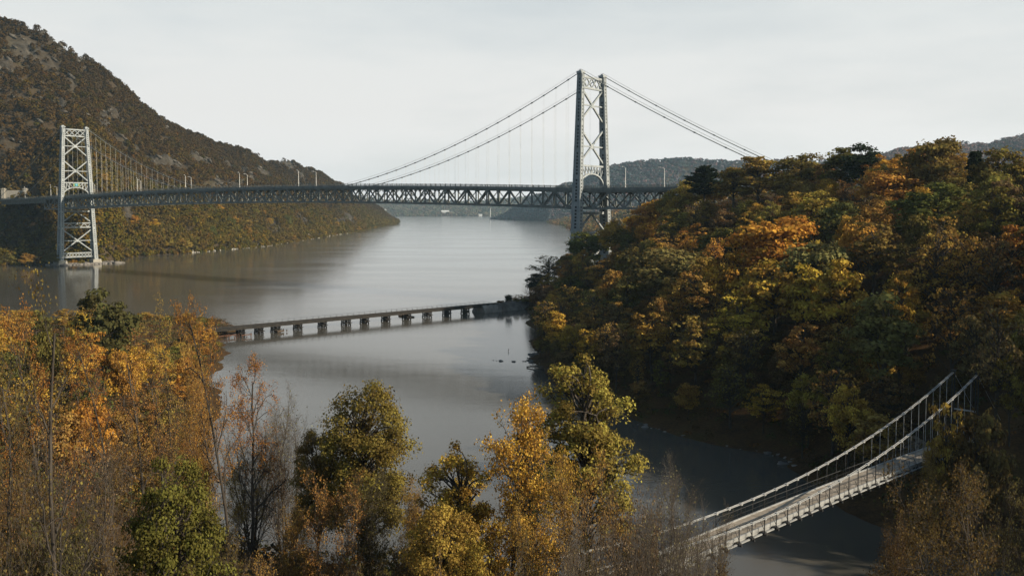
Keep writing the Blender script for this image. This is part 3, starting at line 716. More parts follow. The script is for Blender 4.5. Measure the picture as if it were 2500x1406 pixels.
for a0, a1 in zip(A_, A_[1:]):
    for s in (-1.5, 1.5): g.beam(fb(a0, s, fdeck(a0) - .02), fb(a1, s, fdeck(a1) - .02), .16, .34)
    for s in (-.8, .8): g.beam(fb(a0, s, fdeck(a0) - .2), fb(a1, s, fdeck(a1) - .2), .12, .3)
    for s in (-2.0, 2.0): g.beam(fb(a0, s, fdeck(a0) - .32), fb(a1, s, fdeck(a1) - .32), .2, .12)
    for s in (-1.5, 1.5): g.beam(fb(a0, s * 1.005, fdeck(a0) - .42), fb(a1, s * 1.005, fdeck(a1) - .42), .08, .36)
g.build('side_girder', M['galv'], foot, fo)
HS = np.linspace(-FH, FH, 51)[1:-1]
for sg in (-1, 1):
    c = MB()
    pts = np.linspace(-FH, FH, 90)
    for off, dz in ((-.11, .03), (.11, .03)): c.tube([fb(a, sg * fs(a) + off, fcab(a) + dz) for a in pts], .05, 6)
    for e in (-1, 1):
        c.tube([fb(e * FH, sg * fs(FH), fcab(FH)), fb(e * (FH + 13), sg * fs(FH), ZD - 1.0)], .045, 6)
    for a in HS: c.box(fb(a, sg * fs(a), fcab(a)), (.3, .36, .22), (FD, FN, zz))
    mc = c.build('main_cable', M['galv'], foot, fo)
    for a in HS:
        h = MB(); zb = fdeck(a)
        h.tube([fb(a, sg * fs(a), zb - .35), fb(a, sg * fs(a), fcab(a) - .05)], .034, 6)
        if abs(a) < 30:
            h.tube([fb(a, sg * fs(a), zb + .02), fb(a, sg * fs(a), fcab(a) - .1)], .055, 6)
        h.build('suspender', M['iron'] if abs(a) < 30 else M['galv'], mc, fo)
    rl = MB(); A2 = np.linspace(-FH, FH, 60)
    for z, r_ in ((1.12, .035), (.6, .014)): rl.tube([fb(a, sg * 1.52, fdeck(a) + z) for a in A2], r_, 5)
    for a in np.linspace(-FH, FH, 80): rl.tube([fb(a, sg * 1.52, fdeck(a)), fb(a, sg * 1.52, fdeck(a) + 1.12)], .02, 5)
    rl.build('handrail', M['iron'], foot, fo)
    for a in HS:
        br2 = MB(); z = fdeck(a)
        br2.beam(fb(a, sg * 1.3, z - .38), fb(a, sg * 2.45, z - .38), .2, .2)
        br2.tube([fb(a, sg * 2.35, z - .3), fb(a, sg * 1.55, z + 1.05)], .03, 5)
        br2.box(fb(a, sg * fs(a), z - .28), (.42, .34, .22), (FD, FN, zz))
        br2.beam(fb(a, sg * 1.85, z - .2), fb(a + .5, sg * 1.85, z - .2), .16, .12)
        br2.build('outrigger_bracket', M['iron'], foot, fo)
for e in (-1, 1):
    t = MB(); t.beam(fb(e * FH, -fs(FH) + .1, ZD + 4.5), fb(e * FH, fs(FH) - .1, ZD + 4.5), .16, .2)
    tw = t.build('tower', M['galv'], foot, fo)
    for sg in (-1, 1):
        t = MB()
        for da in (-.24, .24):
            for ds in (-.17, .17): t.beam(fb(e * FH + da, sg * fs(FH) + ds, ZD - 6), fb(e * FH + da * .5, sg * fs(FH) + ds, fcab(FH) + .15), .075, .075, FD)
        for z in np.arange(ZD - 5, fcab(FH), .8):
            t.beam(fb(e * FH - .22, sg * fs(FH) - .17, z), fb(e * FH + .22, sg * fs(FH) - .17, z + .8), .045, .045); t.beam(fb(e * FH - .22, sg * fs(FH) + .17, z), fb(e * FH + .22, sg * fs(FH) + .17, z + .8), .045, .045)
        t.box(fb(e * FH, sg * fs(FH), fcab(FH) + .2), (.7, .5, .24), (FD, FN, zz))
        t.build('leg', M['iron'], tw, fo)  # dark iron colour puts the shade into the tower legs
        t = MB(); t.box(fb(e * FH, sg * fs(FH), ZD - 4.5), (1.6, 1.4, 5), (FD, FN, zz)); t.build('footing', M['rock'], tw, fo)

def ground_hit(px, py):
    for Y in np.arange(118, 330, .5):
        p = at(px, py, Y)
        if gz(p[0], Y) >= p[2] and gz(p[0], Y) > .4: return p
tq = [fb(FH + 1, 0, 12)] + [q for q in (ground_hit(a, b) for a, b in ((2262, 1102), (2215, 1080), (2160, 1056), (2110, 1040), (2060, 1036))) if q is not None]
tq = resample([tuple(q) for q in tq], 40); pth = MB(); V_ = []
for i_, q in enumerate(tq):
    d_ = tq[min(i_ + 1, 39)] - tq[max(i_ - 1, 0)]; n_ = np.array([-d_[1], d_[0], 0]); n_ /= np.linalg.norm(n_) + 1e-9
    for k_ in (-1.1, 0, 1.1): c_ = q + n_ * k_; V_.append((c_[0], c_[1], float(gz(c_[0], c_[1])) + .22))
pth.add(V_, [(i_ * 3 + j_, i_ * 3 + j_ + 1, i_ * 3 + j_ + 4, i_ * 3 + j_ + 3) for i_ in range(39) for j_ in range(2)])
tag(pth.build('path', noisy('trodden tan trail', (.17, .125, .08), (.30, .23, .15), 1.2, .95)), kind='structure')
TRAIL = tq

# ------------------------------------------------------------------ things on the far shore
def block(name, px0, px1, py0, py1, Y, depth, m, label, cat, roof=None):
    p0, p1 = at(px0, py1, Y), at(px1, py1, Y); top = at(px0, py0, Y)[2]; z0 = max(p0[2], .2)
    loc = np.array([(p0[0] + p1[0]) / 2, Y + depth / 2, z0]); o = tag(empty(name, loc), label, cat)
    wd = p1[0] - p0[0]; hgt = top - z0
    b = MB(); b.box((0, 0, hgt / 2 - 1.5), (wd, depth, hgt + 3)); b.build('wall', m, o)
    r_ = MB(); r_.add([(-wd / 2 - .4, -depth / 2 - .4, hgt), (wd / 2 + .4, -depth / 2 - .4, hgt), (wd / 2 + .4, depth / 2 + .4, hgt), (-wd / 2 - .4, depth / 2 + .4, hgt), (-wd / 2, 0, hgt + hgt * .28), (wd / 2, 0, hgt + hgt * .28)],
                      [(0, 1, 5, 4), (2, 3, 4, 5), (0, 4, 3), (1, 2, 5), (3, 2, 1, 0)]); r_.build('roof', roof or M['asphalt'], o)
    wn = MB(); n = max(2, int(wd / 6))
    for i in range(n):
        for z in np.arange(2.0, hgt - 1.5, 3.6): wn.box((-wd / 2 + wd * (i + .5) / n, -depth / 2 - .03, z + .8), (1.6, .1, 1.7))
    wn.build('window', M['slot'], o); return o
block('building', 1077, 1096, 516, 524, 5700, 20, M['white'], 'long white building on the far shore below the middle of the deck', 'building', M['white'])
block('building', 1097, 1108, 518, 525, 5740, 18, M['white'], 'shorter white building right of the long white one on the far shore', 'building', M['white'])
block('building', 1175, 1190, 508, 517, 5900, 26, M['brickpink'], 'pinkish block building up the far wooded shore', 'building')
block('building', 1168, 1177, 524, 528, 5560, 16, M['white'], 'low white building at the far waterline below the pinkish block', 'building', M['white'])
block('building', 936, 942, 512, 516, 5800, 16, M['white'], 'small white house on the far shore behind the left cape', 'building', M['white'])
block('building', 941, 951, 525, 529, 5560, 16, M['white'], 'white boathouse at the far waterline beside the left cape', 'building', M['white'])
mb = at(1197, 534, 4040); o = tag(empty('mast', (mb[0], mb[1], 0)), 'thin white mast standing on the tip of the dark green cape', 'mast')
b = MB(); b.tube([mb * [1, 1, 0], mb * [1, 1, 0] + zz * 30, mb * [1, 1, 0] + zz * 47], [1.6, 1.3, .8], 8); b.build('pole', M['white'], o, (mb[0], mb[1], 0))
b = MB(); b.box((mb[0] + 6, mb[1] + 4, 3), (16, 10, 8)); b.build('base', M['stone'], o, (mb[0], mb[1], 0))

def stone_mass(name, centers, sizes, m, label, cat):
    V, Q, k = [], [], 0
    for i, (c, s) in enumerate(zip(centers, sizes)):
        v, q = lump(c, s, 900 + i); V.append(v); Q.append(q + k); k += len(v)
    o = link(name, mesh_np(name, np.concatenate(V), np.concatenate(Q)), m); return tag(o, label, cat, kind='stuff')
# riprap bank of the railway along the far shore
r = rs(44); cs, ss = [], []
path = [water(px, py)[:2] for px, py in ((455, 618.5), (490, 616), (570, 609), (650, 602), (700, 594), (760, 584), (830, 573), (872, 567))]
path = resample([(*p, 0) for p in path], 300)
for i in range(1500):
    k = r.randint(len(path) - 1); p = path[k]; up = r.rand()
    cs.append((p[0] - 1.0 - up * 6 + r.normal() * .6, p[1] + r.normal() * 1.5 + up * 2.2, -.1 + up * 3.1)); s = .5 + .9 * r.rand(); ss.append((s, s * (.8 + .5 * r.rand()), s * .75))
stone_mass('riprap', cs, ss, M['riprap'], 'pale boulder riprap lining the far shore below the woods', 'riprap')
# the track bed behind it
tb = MB(); q = path + np.array([-9.5, 3.5, 0])
tb.add([(p[0] + dx, p[1], z) for p in q for dx, z in ((3.4, 1.0), (2.0, 3.2), (-3.2, 3.3), (-4.5, .5))], [(i * 4 + j, i * 4 + j + 1, i * 4 + j + 5, i * 4 + j + 4) for i in range(len(q) - 1) for j in range(3)])
tag(tb.build('railway_path', noisy('tan ballast', (.20, .16, .11), (.30, .25, .18), .6, .95)), kind='structure')
# rocks at the water's edge of the near cove and creek and around the far tower's foot
r = rs(46); cs, ss = [], []
for (x0, y0), (x1, y1), n in (((8, 296), (5, 282), 26), ((5, 282), (12, 262), 34), ((12, 262), (24, 214), 40), ((28, 198), (49, 172), 50), ((49, 172), (54, 140), 30), ((12, 340), (9, 300), 20), ((-6, 282), (8, 279), 9)):
    for i in range(n):
        f = r.rand(); s = .2 + .5 * r.rand() ** 2
        cs.append((x0 + (x1 - x0) * f + r.normal() * .8, y0 + (y1 - y0) * f + r.normal() * .8, s * .1)); ss.append((s * 1.3, s, s * .6))
stone_mass('shore_rocks', cs, ss, M['rock'], 'dark wet rocks along the edge of the shaded cove', 'rocks')
r = rs(47); cs, ss = [], []
for i in range(220):
    f = r.rand(); a = br(LEN + r.uniform(-12, 10), r.uniform(-22, 34), 0); s = .8 + 1.6 * r.rand() ** 2
    cs.append((a[0], a[1], .2)); ss.append((s * 1.4, s * 1.2, s * .7))
stone_mass('boulders', cs, ss, M['rock'], 'dark boulders around the foot of the far tower', 'boulders')
# headwall and rail tunnel mouth on the far shore
Yp = 1415; p = at(748, 583, Yp); o = tag(empty('headwall', (p[0], p[1], 2.5)), 'pale beige block of wall beside rocks on the far shore', 'wall')
b = MB(); s_ = Yp / F_PX
b.add([(x * s_, y, z * s_) for y in (0, 9) for x, z in ((-7, -3), (7, -3), (6.5, 9), (4, 14), (-5, 15), (-7, 9))], [tuple(range(6))[::-1], tuple(range(6, 12))] + [(i, (i + 1) % 6, 6 + (i + 1) % 6, 6 + i) for i in range(6)])
b.build('wall_face', M['concrete'], o)
Yp = 1740; p = at(834, 572, Yp); s_ = Yp / F_PX; o = tag(empty('tunnel_portal', (p[0], p[1], 2.0)), 'dark rock tunnel mouth with pale opening on the far shore', 'tunnel')
b = MB()
for x0, x1, z0, z1 in ((-9, -5, -3, 14), (5, 9, -3, 13), (-5, 5, 8, 22), (-2, 7, 20, 30), (-7, 2, 14, 26)): b.box(((x0 + x1) / 2 * s_, 3 + (x1 - x0) * .1, (z0 + z1) / 2 * s_), ((x1 - x0) * s_, 9, (z1 - z0) * s_))
b.build('rock_face', noisy('blackish rock', (.02, .018, .016), (.06, .052, .045), .3, .95, .8), o)
b = MB(); b.box((0, 7.5, 2.5 * s_), (10 * s_, .6, 11 * s_)); b.build('tunnel_lining', M['stone'], o)
# stone wall with two square piers above the road at the left edge
Yp = 850; p = at(34, 476, Yp); s_ = Yp / F_PX; o = tag(empty('stone_wall', tuple(p)), 'stone retaining wall between two capped square piers at the left edge', 'wall')
b = MB(); b.box((0, 1.5, -2 * s_), (56 * s_, 3, 26 * s_)); b.build('wall_face', M['stone'], o)
for x in (-25, 28):
    b = MB(); b.box((x * s_, 0, 2 * s_), (8 * s_, 3.2, 22 * s_)); b.box((x * s_, 0, 13.6 * s_), (10.5 * s_, 4, 1.4 * s_)); b.box((x * s_, 0, 15.2 * s_), (6 * s_, 2.6, 2 * s_)); b.build('pier', M['stone'], o)

# drift timber and a stake in the cove
def log(name, p, q, rad, label, cat, extra=()):
    p, q = np.array(p, float), np.array(q, float); m_ = (p + q) / 2; b = MB(); b.tube([p, (p + q) / 2 + zz * .1, q], [rad, rad * .9, rad * .6], 7)
    for e0_, e1_, r_ in extra: b.tube([e0_, e1_], [r_, r_ * .7], 6)
    o = b.build(name, M['timber'], None, m_); o.location = m_; return tag(o, label, cat)
p, q = water(974, 771), water(1011, 775); log('timber', p + zz * .3, q + zz * .25, .45, 'long dark timber floating under the middle of the trestle', 'timber', [((p + q) / 2 + np.array([-3, 1, .4]), (p + q) / 2 + np.array([2, 0, .3]), .4)])
p, q = water(676, 813), water(692, 811); log('timber', p + zz * .4, q + zz * .5, .5, 'short broken timber beside the second trestle pier from the left', 'timber', [(q + zz * .2, q + zz * 1.3, .3), (q + td * 1.4 + zz * .2, q + td * 1.4 + zz * 1.0, .25)])
p = water(1241, 858); log('stake', p - zz * 1, p + zz * 1.0, .09, 'tiny dark stake poking out of the cove', 'stake', [(p + zz * .5, p + np.array([.3, 0, .7]), .06)])
p, q = water(1286, 897), water(1330, 901); log('driftwood', p + zz * .2, q + zz * .7, .2, 'thin dark driftwood trunk reaching into the cove from the rocky point', 'driftwood', [((p * 2 + q) / 3 + zz * .3, (p * 2 + q) / 3 + np.array([-1, .4, 1.0]), .08)])
b = MB(); rr = rs(15)
for i in range(26):
    a = rr.uniform(-30, -5); s = rr.uniform(-7, -1.5); c = tr_(a, s, 0); b.tube([c - zz * 1.2, c + zz * rr.uniform(.4, 1.5) + td * rr.uniform(-.2, .2)], .16, 6)
for i in range(5):
    a = rr.uniform(-26, -8); s = rr.uniform(-6, -2); b.beam(tr_(a, s, .8), tr_(a + rr.uniform(3, 7), s + rr.uniform(-1, 1), .9), .3, .3)
o = b.build('old_pilings', noisy('rust brown rotten piles', (.06, .03, .018), (.15, .07, .04), 1.5, .9), None, tro); o.location = tro
tag(o, 'rust brown rotten pilings in the water by the left end of the trestle', 'pilings', kind='stuff')

# ------------------------------------------------------------------ trees: meshes of each kind
def arr_mesh(name, parts, mat_, var=None, smooth=True):
    V, Q, k = [], [], 0
    for v, q in parts: V.append(v); Q.append(np.asarray(q) + k); k += len(v)
    me = mesh_np(name, np.concatenate(V), np.concatenate(Q), var=var, smooth=smooth); me.materials.append(mat_); return me
def curve(p, q, r, bow, n=5):
    t = np.linspace(0, 1, n)[:, None]; return p + (q - p) * t + (np.array([0, 0, bow]) + r.normal(size=3) * bow * .5)[None] * np.sin(t * math.pi)
def clump_tree(seed, H, Rc, z0, nc, nl, ls, cr=.30, flat=.72, shape=0.0, inner=.25, stems=1, gap=0.0):
    """crown of leaf clumps carried by limbs. z0: share of bare trunk; shape: >0 narrow top"""
    r = rs(seed); ch = H * (1 - z0); zc_ = H * z0 + ch * .5
    d = r.normal(size=(nc * 3, 3)); d /= np.linalg.norm(d, axis=1)[:, None]; d = d[d[:, 2] > -.72]
    keep = []                                           # clumps spread over the crown, not piled up
    for k in range(len(d)):
        if all(np.linalg.norm(d[k] - d[j]) > 1.15 / math.sqrt(nc) * 1.35 for j in keep): keep.append(k)
        if len(keep) >= nc: break
    d = d[keep]; nc = len(d)
    rad = np.where(r.rand(nc) < inner, .35 + .3 * r.rand(nc), .70 + .32 * r.rand(nc))
    c = d * rad[:, None] * np.array([Rc, Rc, ch * .5]); zf = (c[:, 2] / ch + .5).clip(0, 1)
    c[:, :2] *= (1 - shape * zf)[:, None]; c[:, 2] += zc_
    csz = Rc * cr * (.65 + .75 * r.rand(nc)); n_l = (nl * (.55 + .9 * r.rand(nc)) * (csz / (Rc * cr)) ** 1.5).astype(int).clip(6)
    if gap: n_l[r.rand(nc) < gap] = 0
    cc, nn, vv, sz = [], [], [], []
    for k in range(nc):
        m = n_l[k]
        if not m: continue
        e = r.normal(size=(m, 3)); e /= np.linalg.norm(e, axis=1)[:, None]; e[:, 2] = np.where((e[:, 2] < -.1) & (r.rand(m) < .65), -e[:, 2], e[:, 2])
        q = (.35 + .72 * r.rand(m) ** .6)[:, None]
        lob = 1 + .28 * np.sin(4 * e[:, :1] + k) * np.cos(4 * e[:, 1:2] + 2 * k)
        p = c[k] + e * q * lob * csz[k] * np.array([1, 1, flat]) + r.normal(size=(m, 3)) * csz[k] * .10
        cc.append(p); nn.append(e + r.normal(size=(m, 3)) * .55 + d[k] * .3); vv.append(np.clip(.5 + r.normal() * .14 + r.normal(size=m) * .17, 0, 1)); sz.append(ls * (.65 + .7 * r.rand(m)))
    cc, nn, vv, sz = map(np.concatenate, (cc, nn, vv, sz))
    V, Q = leaf_quads(cc, nn, sz, r)
    crown = mesh_np('crown', V, Q, var=vv); crown.materials.append(M['leaf'])
    parts = []; tr = max(.12, H * .014)
    for s in range(stems):
        base = np.array([r.normal() * .25 * (stems > 1), r.normal() * .25 * (stems > 1), -1.5]); lean = r.normal(size=2) * Rc * (.06 if stems == 1 else .14)
        zs = np.linspace(0, 1, 9)
        ax = np.stack([base[0] + lean[0] * zs + r.normal(size=9) * .1, base[1] + lean[1] * zs + r.normal(size=9) * .1, -1.5 + (H * .86 + 1.5) * zs], -1)
        parts.append(tube_np(ax, tr * (1.25 - 1.12 * zs) / math.sqrt(stems), 7))
        for k in range(s, nc, stems):
            zb = min(c[k, 2] - .12 * H, H * .75); zb = max(zb, H * z0 * .75); f = (zb + 1.5) / (H * .86 + 1.5)
            b0 = np.array([np.interp(f, zs, ax[:, i]) for i in range(3)])
            parts.append(tube_np(curve(b0, c[k], r, .04 * H), np.linspace(tr * .42, tr * .1, 5), 4))
            for _ in range(3):
                e = r.normal(size=3); e /= np.linalg.norm(e); parts.append(tube_np(curve(c[k] - (c[k] - b0) * .25, c[k] + e * csz[k] * .95, r, .02 * H, 4), np.linspace(tr * .14, tr * .05, 4), 3))
    return crown, arr_mesh('trunk', parts, M['bark'])
def branch_tree(seed, H, spread, kids=(11, 6, 5), z0=.25, up=.35, leaf=(10, .22, .35), bare_top=0.0, stems=1, twigs=0, trunk_r=None, leaf_from=0.0, bark='bark', droop=0.0, wander=.16):
    """branching skeleton; leaves in sprays at the ends of the twigs"""
    r = rs(seed); parts = []; lc, lv = [], []; nlv = len(kids)
    def grow(p, d, ln, rad, lev):
        ns = 7 if lev == 0 else 5 if lev == 1 else 4
        pts = [p]; q = d / np.linalg.norm(d)
        for _ in range(ns):
            q = q + r.normal(size=3) * (wander if lev else wander * .45) + np.array([0, 0, (up if lev < 2 else up * .6) * .28 - droop * (lev > 0) * .3]); q /= np.linalg.norm(q); pts.append(pts[-1] + q * ln / ns)
        pts = np.array(pts); rr_ = np.linspace(rad, rad * (.28 if lev == 0 else .35), ns + 1)
        parts.append(tube_np(pts, np.maximum(rr_, .007), (7, 5, 4, 3, 3)[lev]))
        if lev >= nlv - (1 if nlv > 2 else 0):
            zf = pts[-1][2] / H
            if leaf[0] and zf > leaf_from and r.rand() > bare_top * (zf > .55):
                n_ = r.poisson(leaf[0]); t = r.rand(n_) ** .6; i = (t * ns).astype(int).clip(0, ns - 1); f = (t * ns - i)[:, None]
                lc.append(pts[i] * (1 - f) + pts[i + 1] * f + r.normal(size=(n_, 3)) * leaf[2] * np.array([1, 1, .6])); lv.append(np.clip(.5 + r.normal() * .13 + r.normal(size=n_) * .17, 0, 1))
        if lev < nlv:
            n_ = max(2, r.poisson(kids[lev]))
            for j in range(n_):
                t = (z0 + (1 - z0) * (j + r.rand()) / n_) if lev == 0 else .2 + .8 * (j + r.rand()) / n_
                t = min(t, .99); i = int(t * ns); f = t * ns - i; b0 = pts[i] * (1 - f) + pts[i + 1] * f; tg = pts[i + 1] - pts[i]; tg /= np.linalg.norm(tg)
                ang = R(r.uniform(32, 62)) * (1 - .35 * t * (lev == 0)); a = 2.4 * j + r.uniform(-.5, .5)
                s = np.cross(tg, [.3, .9, .25]); s /= np.linalg.norm(s); s2 = np.cross(tg, s)
                nd = tg * math.cos(ang) + (s * math.cos(a) + s2 * math.sin(a)) * math.sin(ang)
                l2 = (spread * (1.15 - .62 * t) * r.uniform(.75, 1.2)) if lev == 0 else ln * r.uniform(.38, .62) * (1.1 - .4 * t)
                grow(b0, nd, l2, max(.006, np.interp(t * ns, np.arange(ns + 1), rr_) * r.uniform(.46, .64)), lev + 1)
    for s in range(stems):
        a = 2 * math.pi * s / stems + r.rand(); k = .0 if stems == 1 else .28
        grow(np.array([math.cos(a) * k, math.sin(a) * k, -1.0]), np.array([math.cos(a) * k * .9, math.sin(a) * k * .9, 1.0]), H * (1 if s == 0 else r.uniform(.72, .95)) + 1, (trunk_r or H * .013) / math.sqrt(stems) * 1.1, 0)
    tm = arr_mesh('trunk', parts, M[bark])
    if lc:
        c = np.concatenate(lc); vv = np.concatenate(lv)
        V, Q = leaf_quads(c, r.normal(size=c.shape) + np.array([0, 0, .5]), leaf[1] * (.6 + .8 * r.rand(len(c))), r)
        cm = mesh_np('crown', V, Q, var=vv); cm.materials.append(M['leaf'])
    else: cm = None
    return cm, tm
def pine_mesh(seed, H, Rc, z0, tiers, lay):
    r = rs(seed); parts = [tube_np(np.stack([r.normal(size=8) * .06, r.normal(size=8) * .06, np.linspace(-1.5, H, 8)], -1), np.linspace(H * .018, .05, 8), 7)]
    cc, nn, vv, sz = [], [], [], []
    for i in range(tiers):
        f = (i + r.rand() * .6) / tiers; z = H * (z0 + (1 - z0) * f); L_ = Rc * ((1 - f) ** .7 * .95 + .12) * r.uniform(.72, 1.15) if lay == 0 else Rc * (.55 + .55 * math.sin(math.pi * min(1, f * .8 + .18))) * (1 - f ** 3 * .7)
        nb = 6 if lay == 0 else 5
        for j in range(nb):
            a = 2 * math.pi * (j + r.rand() * .7) / nb + i; l = L_ * r.uniform(.55, 1.1); d = np.array([math.cos(a), math.sin(a), .22 if lay else -.08])
            p0 = np.array([0, 0, z]); p1 = p0 + d * l + np.array([0, 0, .1 * l]); pts = curve(p0, p1, r, -.05 * l, 4); parts.append(tube_np(pts, np.linspace(.09, .02, 4), 4))
            m = int(46 * l / Rc) + 12; t = r.uniform(.25, 1.05, m)[:, None]; sd_ = np.array([-d[1], d[0], 0])
            c = p0 + (p1 - p0) * t + sd_ * r.normal(size=(m, 1)) * l * .20 * (1.2 - t * .5) + np.array([0, 0, 1]) * (r.normal(size=(m, 1)) * .14 + .1)
            cc.append(c); nn.append(r.normal(size=(m, 3)) * .5 + np.array([0, 0, 1])); vv.append(np.clip(.5 + .2 * r.normal(size=m), 0, 1)); sz.append(r.uniform(.5, 1.0, m))
    V, Q = leaf_quads(np.concatenate(cc), np.concatenate(nn), np.concatenate(sz), r, 2.2)
    cm = mesh_np('crown', V, Q, var=np.concatenate(vv)); cm.materials.append(M['leaf']); return cm, arr_mesh('trunk', parts, M['bark'])

KIND = {}   # kind -> list of (crown mesh, trunk mesh, height, crown radius, leaf-name)
def reg(kind, lst):
    out = []
    for q in lst:
        cm, tm = q[0], q[1]; n = len((cm or tm).vertices); co = np.empty(n * 3, np.float32); (cm or tm).vertices.foreach_get('co', co); co = co.reshape(-1, 3)
        out.append((cm, tm, float(np.percentile(co[:, 2], 99.7)), float(np.percentile(np.hypot(co[:, 0], co[:, 1]), 96))))
    KIND[kind] = out
reg('broad', [(*clump_tree(100 + i, 18, 6.0, .18, 46, 105, .50, .29), 18, 6.0) for i in range(4)])
reg('round', [(*clump_tree(120 + i, 15, 5.0, .14, 36, 120, .46, .33), 15, 5.0) for i in range(3)])
reg('tall', [(*clump_tree(140 + i, 21, 4.6, .26, 44, 90, .48, .30, shape=.35), 21, 4.6) for i in range(3)])
reg('open', [(*clump_tree(160 + i, 18, 5.4, .22, 58, 46, .40, .20, .6, inner=.4), 18, 5.4) for i in range(4)])
reg('sparse', [(*clump_tree(180 + i, 19, 4.8, .20, 70, 20, .36, .20, .8, inner=.5, gap=.1), 19, 4.8) for i in range(3)])
reg('pine', [(*pine_mesh(200, 20, 4.6, .42, 11, 1), 20, 4.6)])
reg('conifer', [(*pine_mesh(210 + i, 17, 3.6, .12, 20, 0), 17, 3.6) for i in range(2)])
reg('bare', [(*branch_tree(220 + i, 14, 6.0, (12, 6, 5), .2, leaf=(0, 0, 0), bark='twig'), 14, 5.0) for i in range(2)])
reg('bush', [(*clump_tree(240 + i, 3.6, 2.4, .03, 26, 60, .32, .36, stems=3), 3.6, 2.4) for i in range(3)])

TREE_N = dict(broad='broadleaf_tree', round='broadleaf_tree', tall='broadleaf_tree', open='broadleaf_tree', sparse='broadleaf_tree', pine='pine_tree', conifer='conifer_tree', bare='bare_tree', bush='shrub')
CAT_N = dict(pine='pine tree', conifer='conifer', bush='shrub', bare='bare tree')
COLR = dict(orange=(.50, .262, .05), gold=(.50, .30, .055), yellow=(.44, .32, .075), olive=(.20, .15, .04), olivegold=(.31, .212, .05), green=(.135, .13, .036), darkgreen=(.03, .042, .02),
            brown=(.19, .12, .052), redorange=(.37, .152, .038), leafgreen=(.19, .16, .042), yellowgreen=(.31, .25, .06), palegreen=(.215, .19, .068), tan=(.24, .18, .10), mossgreen=(.14, .118, .03), shadedgold=(.13, .088, .032), rust=(.36, .205, .056), dimgold=(.36, .22, .054), darkolive=(.085, .075, .028))  # shade of the low thickets is put into the darkest gold and olive
PROTO = {}
TREES = []
def plant(kind, i, x, y, z, H, Wd, col, label, group=None, rz=0., name=None, tilt=(0, 0), cat=None):
    cm, tm, h0, r0 = KIND[kind][i % len(KIND[kind])]
    o = empty(name or TREE_N[kind], (x, y, z)); sx = Wd / (2 * r0); o.scale = (sx, sx, H / h0); o.rotation_euler = (tilt[0], tilt[1], rz)
    tag(o, label, cat or CAT_N.get(kind, 'tree'), group)
    key = (kind, i % len(KIND[kind]))
    if key not in PROTO:
        PROTO[key] = [link(n, me, me.materials[0]) for n, me in (('crown', cm), ('trunk', tm)) if me is not None]
        parts = PROTO[key]
    else:
        parts = [p.copy() for p in PROTO[key]]
        for p in parts: COL.objects.link(p)
    for p in parts:
        p.parent = o
        if p.data is cm: p.color = (*[c * random.uniform(.9, 1.1) for c in COLR[col]], 1)
    TREES.append(dict(o=o, x=x, y=y, z=z, H=H, W=Wd, kind=kind, col=col, label=label, parts=parts)); return o
random.seed(4)
def solve(px, py, H, y0, y1, zmin=.3):
    """where on the ground a tree of height H stands so that its top is seen at this height"""
    for Y in np.arange(y0, y1, .75):
        p = at(px, py, Y); g = float(gz(p[0], Y))
        if g > zmin and g + H >= p[2]: return p[0], Y, g
    return None
